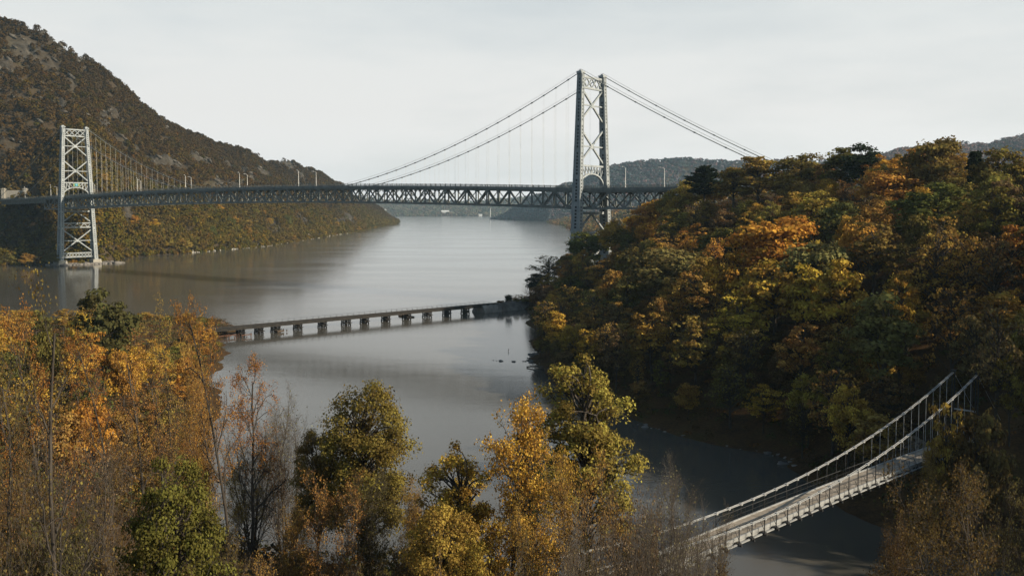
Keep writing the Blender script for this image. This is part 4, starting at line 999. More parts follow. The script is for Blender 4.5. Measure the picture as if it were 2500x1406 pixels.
# (crown middle px, top py, crown width px, kind, colour, height m, label)
HILL = [
 (1721, 404, 78, 'pine', 'darkgreen', 20, 'dark green flat topped pine on the skyline right of the bridge deck'),
 (1790, 408, 84, 'tall', 'olivegold', 19, 'yellow olive tree on the skyline just right of the dark pine'),
 (1855, 382, 88, 'tall', 'olivegold', 21, 'tall olive gold tree on the skyline beneath the descending bridge cables'),
 (1688, 440, 74, 'round', 'yellow', 15, 'yellow tree where the bridge deck meets the wood, left of the pine'),
 (1955, 376, 112, 'broad', 'olive', 18, 'broad dull olive tree on the skyline right of the cable anchorage'),
 (1935, 424, 90, 'round', 'olivegold', 13, 'bright yellow green tree in front of the cable anchorage'),
 (2058, 360, 100, 'tall', 'green', 20, 'tall green tree on the skyline, left one of the two green ones'),
 (2112, 350, 92, 'tall', 'darkgreen', 21, 'dark green slim tree behind the tall green skyline tree'),
 (2012, 400, 64, 'open', 'rust', 15, 'small rust brown tree left of the tall green skyline tree'),
 (2150, 378, 84, 'open', 'orange', 17, 'orange tree on the skyline between the dark green slim tree and the open crowned one'),
 (2165, 412, 132, 'broad', 'orange', 17, 'large orange tree right below the green skyline trees'),
 (2232, 362, 92, 'open', 'orange', 18, 'orange tree with open crown left of the tallest dark olive tree'),
 (2286, 337, 118, 'broad', 'olive', 22, 'tallest dark olive dome shaped tree on the skyline at right'),
 (2383, 370, 54, 'conifer', 'darkgreen', 18, 'small dark conifer against the reddish ridge'),
 (2442, 362, 112, 'broad', 'olive', 19, 'dull olive brown tree on the skyline right of the small conifer'),
 (2508, 362, 90, 'open', 'dimgold', 18, 'gold brown tree cut by the right edge on the skyline'),
 (1642, 466, 70, 'round', 'olivegold', 14, 'olive gold tree under the end of the bridge truss'),
 (1600, 487, 62, 'round', 'orange', 14, 'orange round tree under the bridge truss, upper of the pair'),
 (1566, 505, 70, 'broad', 'orange', 14, 'orange round tree under the bridge truss, lower of the pair'),
 (1655, 508, 92, 'broad', 'olivegold', 15, 'olive gold tree below the end of the bridge truss'),
 (1830, 487, 74, 'round', 'olivegold', 13, 'small yellow olive round tree below the skyline olive gold tree'),
 (1990, 466, 130, 'broad', 'olivegold', 17, 'broad olive yellow dome tree in the middle of the upper hill'),
 (2062, 492, 112, 'broad', 'green', 15, 'dark green tree right of the broad olive yellow dome'),
 (2136, 492, 82, 'round', 'dimgold', 14, 'dull gold tree right of the dark green tree on the upper hill'),
 (2290, 446, 168, 'broad', 'green', 18, 'large bright green tree below the tallest dark olive one'),
 (2366, 492, 92, 'open', 'dimgold', 15, 'gold brown tree at the lower right of the large green tree'),
 (2440, 455, 118, 'open', 'olive', 18, 'dark olive tree right of the large green tree'),
 (1502, 538, 72, 'round', 'orange', 13, 'small orange tree right of the near tower foot'),
 (1438, 566, 92, 'broad', 'green', 13, 'dark green tree directly in front of the near tower foot'),
 (1540, 556, 104, 'round', 'mossgreen', 14, 'moss green tree below the small orange one by the near tower'),
 (1702, 545, 90, 'open', 'orange', 14, 'orange tree on the slope below the dark pine'),
 (1760, 556, 100, 'broad', 'green', 14, 'green tree left of the big orange maple crown'),
 (1632, 580, 106, 'open', 'orange', 14, 'orange tree above the pale olive dome'),
 (1556, 604, 92, 'round', 'olive', 14, 'olive tree left of the pale olive dome'),
 (1900, 530, 186, 'broad', 'orange', 21, 'big orange maple in the middle of the hillside'),
 (1990, 592, 150, 'broad', 'palegreen', 19, 'greyish green tree at the lower right of the big orange maple'),
 (1640, 606, 172, 'broad', 'palegreen', 18, 'large pale olive dome tree on the left of the hillside'),
 (1388, 634, 62, 'open', 'rust', 12, 'rust coloured tree near the point below the near tower'),
 (1338, 622, 84, 'sparse', 'tan', 13, 'tan thinning tree at the left end of the wooded point'),
 (1392, 672, 66, 'round', 'mossgreen', 12, 'moss green tree on the wooded point'),
 (1478, 634, 92, 'open', 'rust', 15, 'rust orange tree between the point and the pale olive dome'),
 (1320, 668, 66, 'round', 'darkgreen', 11, 'dark green tree at the tip of the wooded point'),
 (1296, 682, 44, 'bare', 'tan', 10, 'bare tree at the end of the railway embankment'),
 (1786, 612, 104, 'broad', 'gold', 18, 'gold tree left of the large golden maple'),
 (1890, 636, 168, 'broad', 'gold', 20, 'large golden maple with spreading crown below the big orange maple'),
 (1965, 646, 90, 'tall', 'gold', 20, 'tall golden tree joined to the right of the large golden maple'),
 (2055, 632, 96, 'tall', 'orange', 22, 'tall bright orange tree with layered edge right of the golden maple'),
 (2134, 540, 140, 'open', 'olive', 19, 'dark olive open tree above the tall layered orange tree'),
 (2290, 560, 120, 'sparse', 'dimgold', 22, 'tall thin gold brown tree at right, left one of three'),
 (2362, 566, 120, 'sparse', 'dimgold', 22, 'tall thin gold brown tree at right, middle one of three'),
 (2430, 575, 110, 'sparse', 'brown', 22, 'tall thin brown tree at right, under the red orange crown'),
 (2474, 548, 112, 'open', 'redorange', 20, 'red orange tree at the right edge of the hillside'),
 (2200, 682, 84, 'open', 'orange', 19, 'slim rusty orange tree behind the grey green tall tree'),
 (2158, 716, 150, 'tall', 'palegreen', 23, 'tall grey green tree standing above the footbridge end'),
 (1446, 708, 66, 'round', 'palegreen', 14, 'pale olive tree on the dark lower slope of the point'),
 (1700, 650, 100, 'open', 'rust', 17, 'rust brown tree right of the pale olive dome'),
 (1800, 720, 130, 'open', 'gold', 19, 'gold tree below the large golden maple'),
 (1590, 760, 110, 'open', 'dimgold', 17, 'dull gold tree below the pale olive dome'),
 (1700, 770, 120, 'open', 'dimgold', 18, 'dull gold tree in the middle of the lower slope'),
 (1865, 935, 78, 'open', 'gold', 10, 'small gold tree glowing at the dark foot of the slope'),
 (1822, 800, 90, 'sparse', 'brown', 15, 'bare brown tree in the middle of the lower slope'),
 (1960, 790, 110, 'open', 'dimgold', 17, 'dull gold tree left of the tall grey green tree'),
 (2050, 810, 90, 'open', 'olive', 16, 'olive tree close to the left of the tall grey green tree'),
 (2330, 700, 110, 'sparse', 'dimgold', 20, 'thin gold tree among dark trunks above the footbridge'),
 (2440, 740, 110, 'sparse', 'brown', 20, 'thin brown tree above the footbridge towers'),
 (2470, 860, 80, 'open', 'olive', 15, 'dark olive tree right of the footbridge towers'),
 (1500, 740, 90, 'open', 'brown', 16, 'dim brown tree on the dark lower slope of the point'),
]
LAND = []
for px, py, wd, kind, col, H, lab in HILL:
    s = None
    for dH in (0, 1.5, 3, 4.5, -1.5, -3, 6):
        s = solve(px, py, H + dH, 132, 470)
        if s: break
    if not s: print('NO SPOT', lab); continue
    x, y, g = s; Hh_ = at(px, py, y)[2] - g
    wm = wd * y / F_PX
    hs_ = random.Random(lab); o = plant(kind, hs_.randint(0, 50), x, y, g - .2, Hh_, wm * 1.2, col, lab, rz=hs_.uniform(0, 6.28)); TREES[-1]['land'] = True
# fill the rest of the hillside
r = rs(77); placed = [(t['x'], t['y'], t['W'] * .5) for t in TREES]; FILL = []
tries = 0
while tries < 9000 and len(FILL) < 260:
    tries += 1
    x, y = r.uniform(5, 165), r.uniform(128, 470)
    g = float(gz(x, y)); 
    if g < .9 or x / y > .60: continue
    rad = r.uniform(3.0, 5.0)
    if any((x - a) ** 2 + (y - b) ** 2 < (rad * .78 + c * .72) ** 2 for a, b, c in placed): continue
    da = (np.array([x, y]) - FM[:2]) @ FD[:2]; dn = abs((np.array([x, y]) - FM[:2]) @ FN[:2])
    if dn < 5 and da < FH + 14: continue
    tb_ = (np.array([x, y]) - CC[:2]) @ u2[:2]; sb = (np.array([x, y]) - CC[:2]) @ v2[:2]
    if abs(sb) < 13 and -8 < tb_ < 85: continue
    low = g < 14
    col = r.choice(['brown', 'dimgold', 'olive', 'rust', 'gold', 'orange', 'green', 'olivegold'], p=[.22, .30, .14, .08, .12, .04, .02, .08] if low else [.08, .26, .13, .07, .19, .10, .03, .14])  # lower slope: duller leaf colours stand in for its shade
    kind = r.choice(['open', 'broad', 'sparse', 'tall', 'round'], p=[.34, .16, .26, .16, .08] if low else [.28, .3, .12, .12, .18])
    H = r.uniform(11, 16.5)
    # keep fillers under the listed crowns' sight lines on the skyline
    ptop = proj((x, y, g + H)); lim = np.interp(ptop[0], [1290, 1340, 1440, 1500, 1600, 1690, 1800, 1950, 2100, 2300, 2520], [690, 640, 575, 545, 490, 452, 420, 400, 372, 362, 376])
    if ptop[1] < lim + 8:
        H -= (lim + 8 - ptop[1]) * y / F_PX
        if H < 7: continue
    placed.append((x, y, rad)); FILL.append(1)
    plant(kind, r.randint(20), x, y, g - .2, H, rad * 2.2, col, None, rz=r.uniform(0, 6.28)); TREES[-1]['fill'] = True
nb = 0; tries = 0
while tries < 6000 and nb < 60:
    tries += 1; x, y = r.uniform(8, 100), r.uniform(124, 300); g = float(gz(x, y))
    if g < .5 or g > 13 or x / y > .56: continue
    if any((x - a) ** 2 + (y - b) ** 2 < (c * .55 + 1.5) ** 2 for a, b, c in placed): continue
    dn = abs((np.array([x, y]) - FM[:2]) @ FN[:2])
    if dn < 5 and y > 105 or np.min(np.hypot(TRAIL[:, 0] - x, TRAIL[:, 1] - y)) < 3: continue
    nb += 1; rad = r.uniform(1.8, 2.9); placed.append((x, y, rad))
    plant(r.choice(['open', 'sparse', 'round', 'broad']), r.randint(20), x, y, g - .2, r.uniform(5.5, 10), rad * 2.2, r.choice(['brown', 'olive', 'shadedgold', 'dimgold', 'rust'], p=[.3, .28, .2, .14, .08]), None, rz=r.uniform(0, 6.28)); TREES[-1]['fill'] = True
# shrubs on the embankment and by the rocks
for px, Y, H, wd, kind, col, lab in ((1242, 425, 3.6, 19, 'bush', 'darkgreen', 'round dark shrub on the railway embankment against the water'), (1262, 427, 1.6, 16, 'bush', 'olive', 'low shrub right of the round one on the embankment'), (1285, 428, 1.5, 30, 'bush', 'olive', 'low scrub on the embankment below the bare tree'),
        (1222, 422, 1.2, 20, 'bush', 'brown', 'low brown scrub at the embankment end by the trestle'), (1312, 430, 3, 30, 'bush', 'darkgreen', 'dark scrub where the embankment meets the wood')):
    p = at(px, 735, Y); plant(kind, int(px), p[0], Y, max(float(gz(p[0], Y)), 3.3), H, wd * Y / F_PX, col, lab)
for x, y, H, wd, lab in ((8.5, 300, 9, 7.5, 'bare grey tree leaning out over the cove from the dark shore'), (11, 286, 7, 6, 'smaller bare tree by the rocky point in the cove')):
    plant('bare', int(y), x, y, max(float(gz(x, y)), .2) - .2, H, wd, 'tan', lab, tilt=(0, R(-14)))

# ------------------------------------------------------------------ foreground trees on the camera's side
reg('fgthin', [branch_tree(300 + i, 20, 5.4, (16, 8, 6), .18, up=.25, leaf=(3.0, .11, .30), wander=.24, trunk_r=.24) for i in range(2)])
reg('fgmaple', [branch_tree(310 + i, 20, 6.8, (14, 8, 7), .28, up=.14, leaf=(10.5, .125, .27), bare_top=.36, wander=.27, trunk_r=.31) for i in range(5)])
reg('fgbrushy', [branch_tree(320 + i, 15, 5.4, (11, 8, 7), .15, up=.2, leaf=(6, .13, .32), stems=4, bare_top=.35, bark='twig', wander=.26) for i in range(3)])
reg('fgtopless', [branch_tree(325, 18, 6.4, (15, 9, 7), .2, up=.25, leaf=(19, .15, .34), bare_top=.6, wander=.24, trunk_r=.26)])
reg('fgbare', [branch_tree(330 + i, 15, 5.6, (13, 10, 8), .1, up=.48, leaf=(.18, .12, .3), stems=5, bark='twig', trunk_r=.30) for i in range(2)])
reg('fgoak', [clump_tree(343 + i, 20, 4.6, .18, 110, 270, .17, .24, .85, inner=.3) for i in range(2)])
reg('fgpuff', [clump_tree(350, 21, 5.2, .14, 120, 170, .18, .155, .95, inner=.4, stems=3, shape=.2)])
reg('fgdome', [clump_tree(360, 14, 3.6, .02, 150, 230, .11, .17, .8, stems=4, inner=.2)])
reg('fgshrub', [branch_tree(370 + i, 7, 3.0, (9, 8, 6), .06, up=.5, leaf=(1.6, .10, .22), stems=7, bark='twig', wander=.26) for i in range(3)])
for k in ('fgthin', 'fgmaple', 'fgtopless', 'fgoak', 'fgpuff'): TREE_N[k] = 'broadleaf_tree'
TREE_N['fgbrushy'] = 'multi_stem_tree'; TREE_N['fgbare'] = 'bare_tree'; TREE_N['fgdome'] = 'shrub'; TREE_N['fgshrub'] = 'bare_shrub'
CAT_N.update(fgbare='bare tree', fgdome='shrub', fgshrub='shrub')
FG = [
 (100, 640, 320, 42, 'fgthin', 'olive', 'tall thin tree with dark trunk and sparse olive leaves at the left edge'),
 (128, 732, 260, 64, 'fgmaple', 'redorange', 'bright orange maple behind the tall thin tree at the left edge'),
 (245, 706, 160, 200, 'broad', 'darkolive', 'dark olive round tree on the left shore below the bridge shadow'),
 (340, 830, 220, 80, 'fgmaple', 'rust', 'rusty orange tree between the left edge maple and the yellow topped tree'),
 (268, 800, 190, 98, 'fgmaple', 'redorange', 'orange tree below the dark olive round tree on the left shore'),
 (425, 720, 120, 100, 'fgthin', 'yellow', 'slim yellow topped tree left of the trestle end'),
 (556, 716, 230, 80, 'fgmaple', 'redorange', 'orange tree with a long limb reaching over the water by the trestle'),
 (600, 850, 180, 84, 'fgmaple', 'redorange', 'orange tree hanging over the cove below the left end of the trestle'),
 (400, 870, 190, 88, 'fgmaple', 'rust', 'reddish orange tree with pale forked trunk below the yellow topped tree'),
 (488, 900, 150, 92, 'fgbrushy', 'dimgold', 'gold brown tree below the limb of the orange tree by the trestle'),
 (420, 1118, 290, 50, 'fgdome', 'mossgreen', 'dome shaped moss green shrub in the lower left'),
 (690, 950, 190, 96, 'fgbare', 'tan', 'bare grey tree against the cove, right one of two'),
 (612, 985, 170, 90, 'fgbare', 'tan', 'bare grey tree against the cove, left one of two'),
 (893, 930, 236, 82, 'fgoak', 'leafgreen', 'olive gold oak standing alone against the cove'),
 (905, 1140, 200, 78, 'fgbrushy', 'darkolive', 'thin olive tree under the olive gold oak'),
 (772, 1050, 130, 84, 'fgoak', 'olive', 'dark olive small tree left of the olive gold oak'),
 (800, 1150, 190, 72, 'fgbrushy', 'rust', 'rust coloured thicket tree left of the oak trunk'),
 (1236, 980, 330, 66, 'fgtopless', 'gold', 'golden tree with bare twiggy top in the bottom middle'),
 (1115, 1085, 230, 70, 'fgpuff', 'gold', 'gold leafy tree left of the bare topped golden tree'),
 (1085, 1225, 220, 62, 'fgoak', 'dimgold', 'dull gold bushy tree at the bottom left of the golden tree'),
 (1340, 1050, 140, 72, 'fgbrushy', 'gold', 'gold tree between the golden bare topped tree and the yellow green one'),
 (1420, 872, 280, 88, 'fgpuff', 'yellowgreen', 'yellow green puffy tree in front of the dark wooded shore'),
 (1465, 1105, 230, 64, 'fgbrushy', 'dimgold', 'gold brown multi stem tree below the yellow green puffy tree'),
 (1640, 1110, 210, 70, 'fgbare', 'tan', 'bare grey tree beside the left end of the footbridge'),
 (1560, 1195, 180, 62, 'fgbrushy', 'brown', 'brown thin tree left of the bare tree by the footbridge'),
 (1284, 1030, 70, 84, 'fgoak', 'darkgreen', 'small dark green treetop between the golden and the yellow green trees'),
 (2350, 1130, 340, 70, 'fgbrushy', 'shadedgold', 'broad gold brown tree in the shade at the bottom right'),
 (2475, 1170, 230, 78, 'fgbrushy', 'shadedgold', 'brown tree in the bottom right corner'),
 (2190, 1260, 150, 76, 'fgbrushy', 'shadedgold', 'small gold brown tree left of the broad one at the bottom right'),
 (2312, 985, 110, 119, 'open', 'dimgold', 'gold tree half hiding the right end of the footbridge'),
 (30, 860, 220, 58, 'fgthin', 'darkolive', 'thin olive tree under the orange maple at the left edge'),
 (190, 1010, 260, 56, 'fgbare', 'tan', 'bare brown tree right of the dark trunk at left'),
 (300, 1040, 220, 66, 'fgbrushy', 'shadedgold', 'dark gold thicket tree above the moss green dome shrub'),
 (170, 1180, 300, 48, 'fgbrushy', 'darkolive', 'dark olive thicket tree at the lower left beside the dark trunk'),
 (510, 1090, 170, 80, 'fgmaple', 'dimgold', 'gold brown tree behind the moss green dome shrub'),
 (20, 745, 170, 95, 'fgmaple', 'dimgold', 'gold brown treetop at the left edge under the far tower'),
 (470, 815, 130, 118, 'fgbrushy', 'dimgold', 'dull gold tree on the left shore by the trestle end'),
 (590, 1100, 120, 88, 'fgbrushy', 'gold', 'small gold tree among the bare trees'),
 (720, 1230, 150, 74, 'fgbrushy', 'dimgold', 'dull gold thicket tree below the bare trees'),
 (1010, 1180, 120, 76, 'fgbrushy', 'rust', 'thin rust tree right of the olive gold oak'),
 (2395, 1000, 150, 116, 'broad', 'shadedgold', 'dark gold tree in front of the footbridge towers'),
 (2275, 1075, 90, 117, 'fgbrushy', 'dimgold', 'short gold brown tree below the right end of the footbridge'),
 (1500, 1210, 190, 56, 'fgbare', 'tan', 'bare grey brush left of the gold brown thicket by the footbridge'),
 (1600, 1180, 170, 58, 'fgbare', 'tan', 'tall bare brush in front of the left end of the footbridge'),
 (1690, 1235, 170, 57, 'fgbare', 'tan', 'low bare brush in front of the left end of the footbridge'),
 (1400, 1230, 170, 54, 'fgbare', 'tan', 'bare brush under the yellow green puffy tree'),
 (60, 1010, 220, 54, 'fgbrushy', 'shadedgold', 'dark gold brown tree beside the dark trunk at the left edge'),
 (1550, 1150, 170, 72, 'fgbare', 'tan', 'bare grey thicket tree right of the gold brown multi stem tree'),
 (1735, 1225, 130, 72, 'fgbare', 'tan', 'small bare tree overlapping the left end of the footbridge'),
 (1330, 1190, 170, 60, 'fgmaple', 'dimgold', 'dull gold tree at the bottom right of the bare topped golden tree'),
]
for px, py, wd, Y, kind, col, lab in FG:
    p = at(px, py, Y); g = max(float(gz(p[0], Y)), .2); H = p[2] - g
    hs_ = random.Random(lab); plant(kind, hs_.randint(0, 50), p[0], Y, g - .2, H, wd * Y / F_PX, col, lab, rz=hs_.uniform(0, 6.28))
BUSH = [(40, 1270, 220, 44, 'darkolive'), (150, 1330, 180, 40, 'shadedgold'), (300, 1290, 170, 48, 'shadedgold'), (560, 1290, 160, 62, 'shadedgold'), (470, 1345, 160, 50, 'darkolive'), (640, 1340, 150, 66, 'rust'), (760, 1345, 170, 58, 'darkolive'), (960, 1320, 170, 64, 'shadedgold'), (860, 1365, 150, 56, 'shadedgold'),
        (1180, 1330, 160, 56, 'darkolive'), (1300, 1300, 170, 58, 'shadedgold'), (1420, 1310, 170, 56, 'shadedgold'), (1540, 1330, 160, 58, 'shadedgold'), (1650, 1320, 170, 62, 'tan'), (1740, 1345, 120, 66, 'shadedgold'), (2040, 1375, 130, 72, 'shadedgold'), (2180, 1350, 140, 70, 'shadedgold'), (1040, 1350, 150, 54, 'rust')]
BT = {'olive': 'olive', 'brown': 'brown', 'dimgold': 'dull gold', 'rust': 'rust', 'tan': 'tan'}
for px, py, wd, Y, col in BUSH:
    p = at(px, py, Y); g = max(float(gz(p[0], Y)), .2); H = max(p[2] - g, 2.0)
    plant('fgshrub', px, p[0], Y, g - .2, H, wd * Y / F_PX, col, None, 'twiggy shrubs along the bottom', rz=random.uniform(0, 6.28)); TREES[-1]['bush'] = True
# left shore behind them
r = rs(91); n = 0
spots2 = []
while n < 72:
    y = r.uniform(120, 372); x = -r.uniform(.20, .56) * y - 8
    g = float(gz(x, y))
    if g < .8 or any((x - a) ** 2 + (y - b) ** 2 < 26 for a, b in spots2): continue
    H = r.uniform(9, 15); pt = proj((x, y, g + H)); lim = np.interp(pt[0], [0, 160, 245, 330, 450, 560], [745, 740, 712, 775, 775, 800])
    if pt[1] < lim + 12: H -= (lim + 12 - pt[1]) * y / F_PX
    n += 1
    if H < 4: continue
    spots2.append((x, y)); plant(r.choice(['open', 'broad', 'sparse', 'round'], p=[.4, .2, .25, .15]), r.randint(9), x, y, g - .2, H, r.uniform(5.5, 9), r.choice(['orange', 'rust', 'dimgold', 'olive', 'green', 'gold'], p=[.22, .2, .2, .18, .08, .12]), None, rz=r.uniform(0, 6.28)); TREES[-1]['left'] = True

r = rs(191)
bank = resample([(-88, 245, 0), (-106, 322, 0), (-115, 350, 0), (-126, 371, 0), (-175, 380, 0)], 60)
for i in range(120):
    q = bank[r.randint(60)]; x, y = q[0] + r.uniform(-5, 6), q[1] + r.uniform(-3, 3); g = float(gz(x, y))
    if g < .04 or any((x - a) ** 2 + (y - b) ** 2 < 3.5 for a, b in spots2): continue
    spots2.append((x, y)); plant('bush', i, x, y, g - .1, r.uniform(1.6, 3.6), r.uniform(3, 5.5), r.choice(['rust', 'dimgold', 'olive', 'brown', 'mossgreen']), None, rz=r.uniform(0, 6.28)); TREES[-1]['left'] = True

# far shore trees one can tell apart
def mtn(u, t):
    i, j = t / 1.5 * (ML['X'].shape[0] - 1), u * (ML['X'].shape[1] - 1); i, j = int(round(i)), int(round(j)); return ML['X'][i, j], ML['Y'][i, j], ML['Z'][i, j]
def on_mtn(px, t):
    return min((mtn(u, t) for u in np.linspace(.2, .99, 240)), key=lambda q: abs(proj(q)[0] - px))
FAR = [(515, .05, 15, 13, 'broad', 'green', 'dark green round tree above the riprap, leftmost of the big green ones'), (560, .10, 15, 12, 'broad', 'green', 'big green tree above the riprap, right of the leftmost'), (575, .12, 13, 10, 'round', 'gold', 'gold tree among the big green ones above the riprap'),
 (628, .05, 17, 15, 'broad', 'green', 'broad dark green tree in the middle of the riprap shore'), (642, .03, 11, 9, 'round', 'gold', 'gold orange tree beside the broad dark green shore tree'), (702, .10, 19, 16, 'round', 'green', 'green tree left of the beige wall on the far shore'), (712, .02, 10, 11, 'round', 'dimgold', 'gold brown tree at the foot of the green one by the beige wall'),
 (455, .02, 12, 9, 'tall', 'yellow', 'yellow green slender tree at the left end of the riprap'), (473, .02, 12, 8, 'tall', 'mossgreen', 'moss green slender tree at the left end of the riprap'), (442, .03, 11, 11, 'round', 'olivegold', 'olive gold bush tree left of the riprap'), (412, .03, 10, 12, 'round', 'olivegold', 'low olive gold tree on the far shore right of the far tower'),
 (765, .01, 12, 13, 'round', 'mossgreen', 'bright green bushy tree right of the beige wall'), (793, .02, 10, 9, 'round', 'yellow', 'yellow green small tree between beige wall and tunnel'), (820, .05, 14, 13, 'round', 'dimgold', 'gold brown tree left of the tunnel mouth'), (853, .02, 13, 15, 'broad', 'olive', 'olive tree right of the tunnel mouth'), (873, .01, 11, 14, 'broad', 'dimgold', 'dull gold tree at the tip of the near cape'),
 (725, .005, 7, 8, 'round', 'olivegold', 'small olive gold shrub at the waterline in front of the beige wall'), (600, .02, 10, 7, 'tall', 'mossgreen', 'slim moss green tree above the middle of the riprap'), (385, .04, 11, 12, 'open', 'dimgold', 'dull gold tree on the shore close to the far tower'), (355, .03, 10, 11, 'open', 'brown', 'brown shore tree nearest the far tower foot'),
 (330, .08, 12, 11, 'round', 'orange', 'rust orange tree up the slope right of the far tower'), (120, .03, 10, 12, 'round', 'mossgreen', 'moss green tree just left of the far tower foot'), (75, .03, 10, 12, 'round', 'rust', 'rust tree on the shaded shore left of the far tower'), (35, .04, 10, 12, 'round', 'olive', 'olive tree on the shaded shore at the left edge')]
for px, t, H, wd, kind, col, lab in FAR:
    if px < 200:
        p = at(px, 630, 745); x, y, z = p[0], 752 - (150 - px) * .15, 1.0
    else: x, y, z = on_mtn(px, t)
    plant(kind, px, x, y, z - .5, H, wd, col, lab, rz=random.uniform(0, 6))
def mtn_label(px, py):
    return None
r = rs(93)
for i in range(46):
    px = r.uniform(250, 860); t = r.uniform(.03, .20); x, y, z = on_mtn(px, t)
    if any((x - q['x']) ** 2 + (y - q['y']) ** 2 < 80 for q in TREES[-90:]): continue
    plant(r.choice(['broad', 'round', 'open']), i, x, y, z - .5, r.uniform(9, 14), r.uniform(8, 13), r.choice(['olive', 'dimgold', 'green', 'brown', 'olivegold', 'gold'], p=[.28, .22, .16, .16, .1, .08]), None, rz=r.uniform(0, 6)); TREES[-1]['far'] = True

# the wooded hill beyond the right edge of the picture, which shades the creek
r = rs(95); n = 900
x, y = r.uniform(60, 320, n), r.uniform(-45, 420, n); g = gz(x, y); k = (g > 1.5) & (x / np.maximum(y, 1) > .60) | ((y < 1) & (x > 70)); x, y, g = x[k], y[k], g[k]
cc = np.array([COLR[c] for c in ('brown', 'olive', 'dimgold', 'rust')])
forest_mass('woods', np.stack([x, y, g], -1), 15 + 6 * r.rand(len(x)), 4.2 + 1.5 * r.rand(len(x)), cc[r.randint(4, size=len(x))], 90, 1.2, 96, 'autumn woods covering the hill beyond the right edge', low=-.6)
# low growth under the trees
r = rs(97); n = 16000
x, y = r.uniform(-170, 170, n), r.uniform(30, 470, n); g = gz(x, y); k = (g > .25) & (np.abs(x / y) < .62)
dn = np.abs((np.stack([x, y], -1) - FM[:2]) @ FN[:2]); k &= ~((dn < 4) & (g > 7) & (y > 115)); x, y, g = x[k], y[k], g[k]
cc = np.array([(.09, .06, .03), (.12, .10, .03), (.07, .08, .025), (.16, .08, .025), (.06, .05, .03)])
forest_mass('undergrowth', np.stack([x, y, g - .3], -1), 1.0 + 2.2 * r.rand(len(x)) ** 2, .9 + 1.0 * r.rand(len(x)), cc[r.randint(5, size=len(x))], 26, .32, 98, 'low brown and olive undergrowth on the wooded slopes', 'undergrowth', low=-.1)

# ------------------------------------------------------------------ air
hz_ = MB(); hz_.box((0, 3550, 160), (8200, 8100, 330)); ho = hz_.build('haze', [])
m, N, L, out = mat('haze'); pv = N('ShaderNodeVolumePrincipled'); pv.inputs['Density'].default_value = HAZE = .000066; pv.inputs['Color'].default_value = (.60, .84, .98, 1); pv.inputs['Anisotropy'].default_value = .2
L(pv.outputs[0], out.inputs['Volume']); ho.data.materials.append(m); tag(ho, kind='stuff')

# ------------------------------------------------------------------ drop the filler trees nothing of which can be seen, and tell the others apart
bpy.context.view_layer.update(); dg = bpy.context.evaluated_depsgraph_get(); ho.hide_viewport = True
bpy.context.view_layer.update(); dg = bpy.context.evaluated_depsgraph_get()
eye = Vector((0, 0, HC)); rv = random.Random(9); kept = []
for t in TREES:
    if t['label'] and not t.get('test'): kept.append(t); continue
    own = {p.name for p in t['parts']}; hits = 0
    for q in range(46):
        a = rv.uniform(0, 6.28); rd = t['W'] * .5 * math.sqrt(rv.random()) * .9; h = t['H'] * rv.uniform(.25, 1.0)
        p = Vector((t['x'] + rd * math.cos(a), t['y'] + rd * math.sin(a), t['z'] + h)); d = p - eye
        pp = proj(p)
        if not (0 < pp[0] < 2500 and 0 < pp[1] < 1404): continue
        ok, loc, nrm, idx, ob, mt = SC.ray_cast(dg, eye, d.normalized(), distance=d.length + 8)
        if ok and ob.name in own: hits += 1
    t['hits'] = hits
    if hits >= 2 or (t.get('bush') and hits): kept.append(t)
    else:
        for p in t['parts'] + [t['o']]: bpy.data.objects.remove(p)
TREES = kept
ho.hide_viewport = False
CW = dict(orange='orange', gold='gold', yellow='yellow', olive='olive', olivegold='olive gold', green='green', darkgreen='dark green', brown='brown', redorange='red orange', palegreen='pale green', tan='tan', mossgreen='moss green', rust='rust', dimgold='dull gold', shadedgold='dark gold', darkolive='dark olive', leafgreen='green', yellowgreen='yellow green')
KW = dict(broad='full', round='round', tall='slim', open='open', sparse='thin', bare='bare', fgshrub='twiggy', bush='bushy')
def pos(t): return proj((t['x'], t['y'], t['z'] + t['H'] * .6))
used = {t['label'] for t in TREES if t['label']}
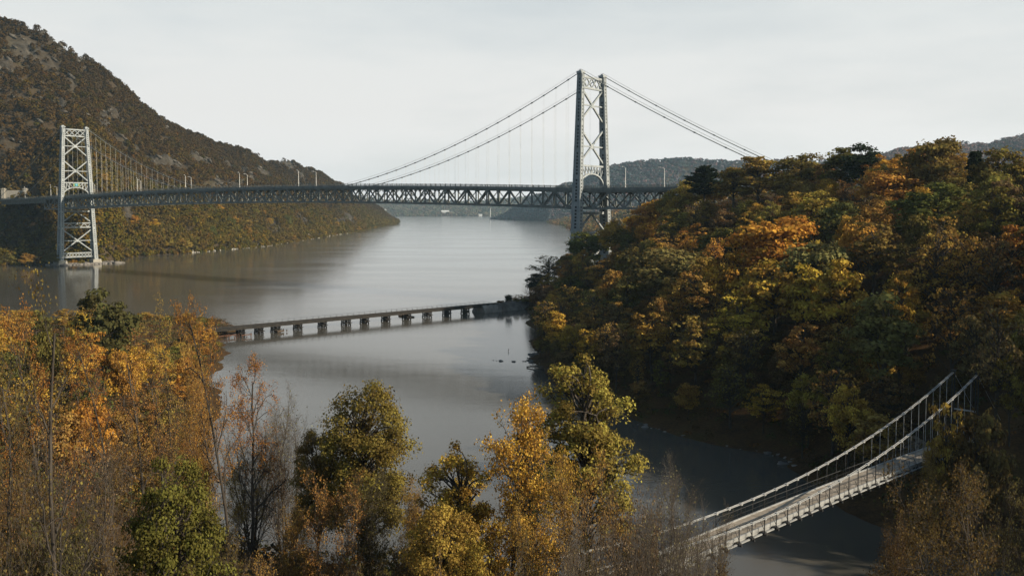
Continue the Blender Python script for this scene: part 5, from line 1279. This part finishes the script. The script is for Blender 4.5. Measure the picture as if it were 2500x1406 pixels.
LM = [(1721, 450, 'the dark pine'), (2286, 400, 'the tallest dark olive tree'), (2290, 520, 'the large bright green tree'), (1900, 600, 'the big orange maple'), (1640, 680, 'the pale olive dome tree'), (1890, 720, 'the large golden maple'), (2158, 820, 'the tall grey green tree'),
      (1865, 985, 'the small glowing gold tree'), (2474, 610, 'the red orange crown'), (1420, 620, 'the near tower foot'), (1320, 690, 'the tip of the wooded point'), (1300, 860, 'the rocky cove point'), (2345, 915, 'the footbridge towers'), (2055, 700, 'the tall layered orange tree'), (2165, 470, 'the large orange skyline tree'), (1990, 520, 'the olive yellow dome tree'), (1540, 590, 'the moss green tree near the tower'),
      (190, 600, 'the far tower foot'), (748, 573, 'the beige wall'), (833, 555, 'the tunnel mouth'), (628, 560, 'the broad green shore tree'), (515, 570, 'the leftmost big green shore tree'), (245, 740, 'the dark olive round tree'), (128, 800, 'the left edge maple'), (425, 780, 'the yellow topped tree'), (540, 780, 'the orange tree by the trestle'), (893, 1000, 'the olive gold oak'), (420, 1180, 'the moss green dome'), (690, 1100, 'the bare grey trees'), (1236, 1100, 'the bare topped golden tree'), (1640, 1200, 'the bare tree by the footbridge'), (1440, 1000, 'the yellow green puffy tree'), (2350, 1250, 'the broad shaded tree')]
def where(dx, dy):
    s = ('below' if dy > 0 else 'above') if abs(dy) > 22 else ''
    h = ('right of' if dx > 0 else 'left of') if abs(dx) > 22 else ''
    return (f'{s} and {h}' if s and h else s or h or 'close beside')
for t in sorted((t for t in TREES if not t['label']), key=lambda t: -t.get('hits', 0)):
    x, y = pos(t); noun = 'shrub' if t.get('bush') or t['kind'] == 'bush' else 'tree'
    L1 = sorted(LM, key=lambda l: (l[0] - x) ** 2 + (l[1] - y) ** 2)[:5]; base = f"{KW.get(t['kind'], '')} {CW[t['col']]} {noun}".strip(); done = None
    cands = [f"{base} {where(x - a, y - b)} {n}" for a, b, n in L1]
    cands += [f"{base} between {L1[i][2]} and {L1[j][2]}" for i in range(4) for j in range(i + 1, 5)]
    cands += [f"{z} {base} {where(x - a, y - b)} {n}" for z in (['taller'] if t['H'] > 13 else ['shorter']) + (['narrow'] if t['W'] < 7 else ['wide']) for a, b, n in L1]
    for c in cands:
        if c not in used and len(c.split()) <= 16: done = c; break
    done = done or f"second {cands[0]}"; used.add(done); t['label'] = done; t['o']['label'] = done
    if t.get('fill'): t['o']['group'] = 'trees filling the wooded hillside'
    if t.get('left'): t['o']['group'] = 'shrubs on the left shore' if t['kind'] == 'bush' else 'trees on the left shore'
    if t.get('far'): t['o']['group'] = 'trees along the far shore'
print('TREES', len(TREES), 'fill', sum(1 for t in TREES if t.get('fill')))
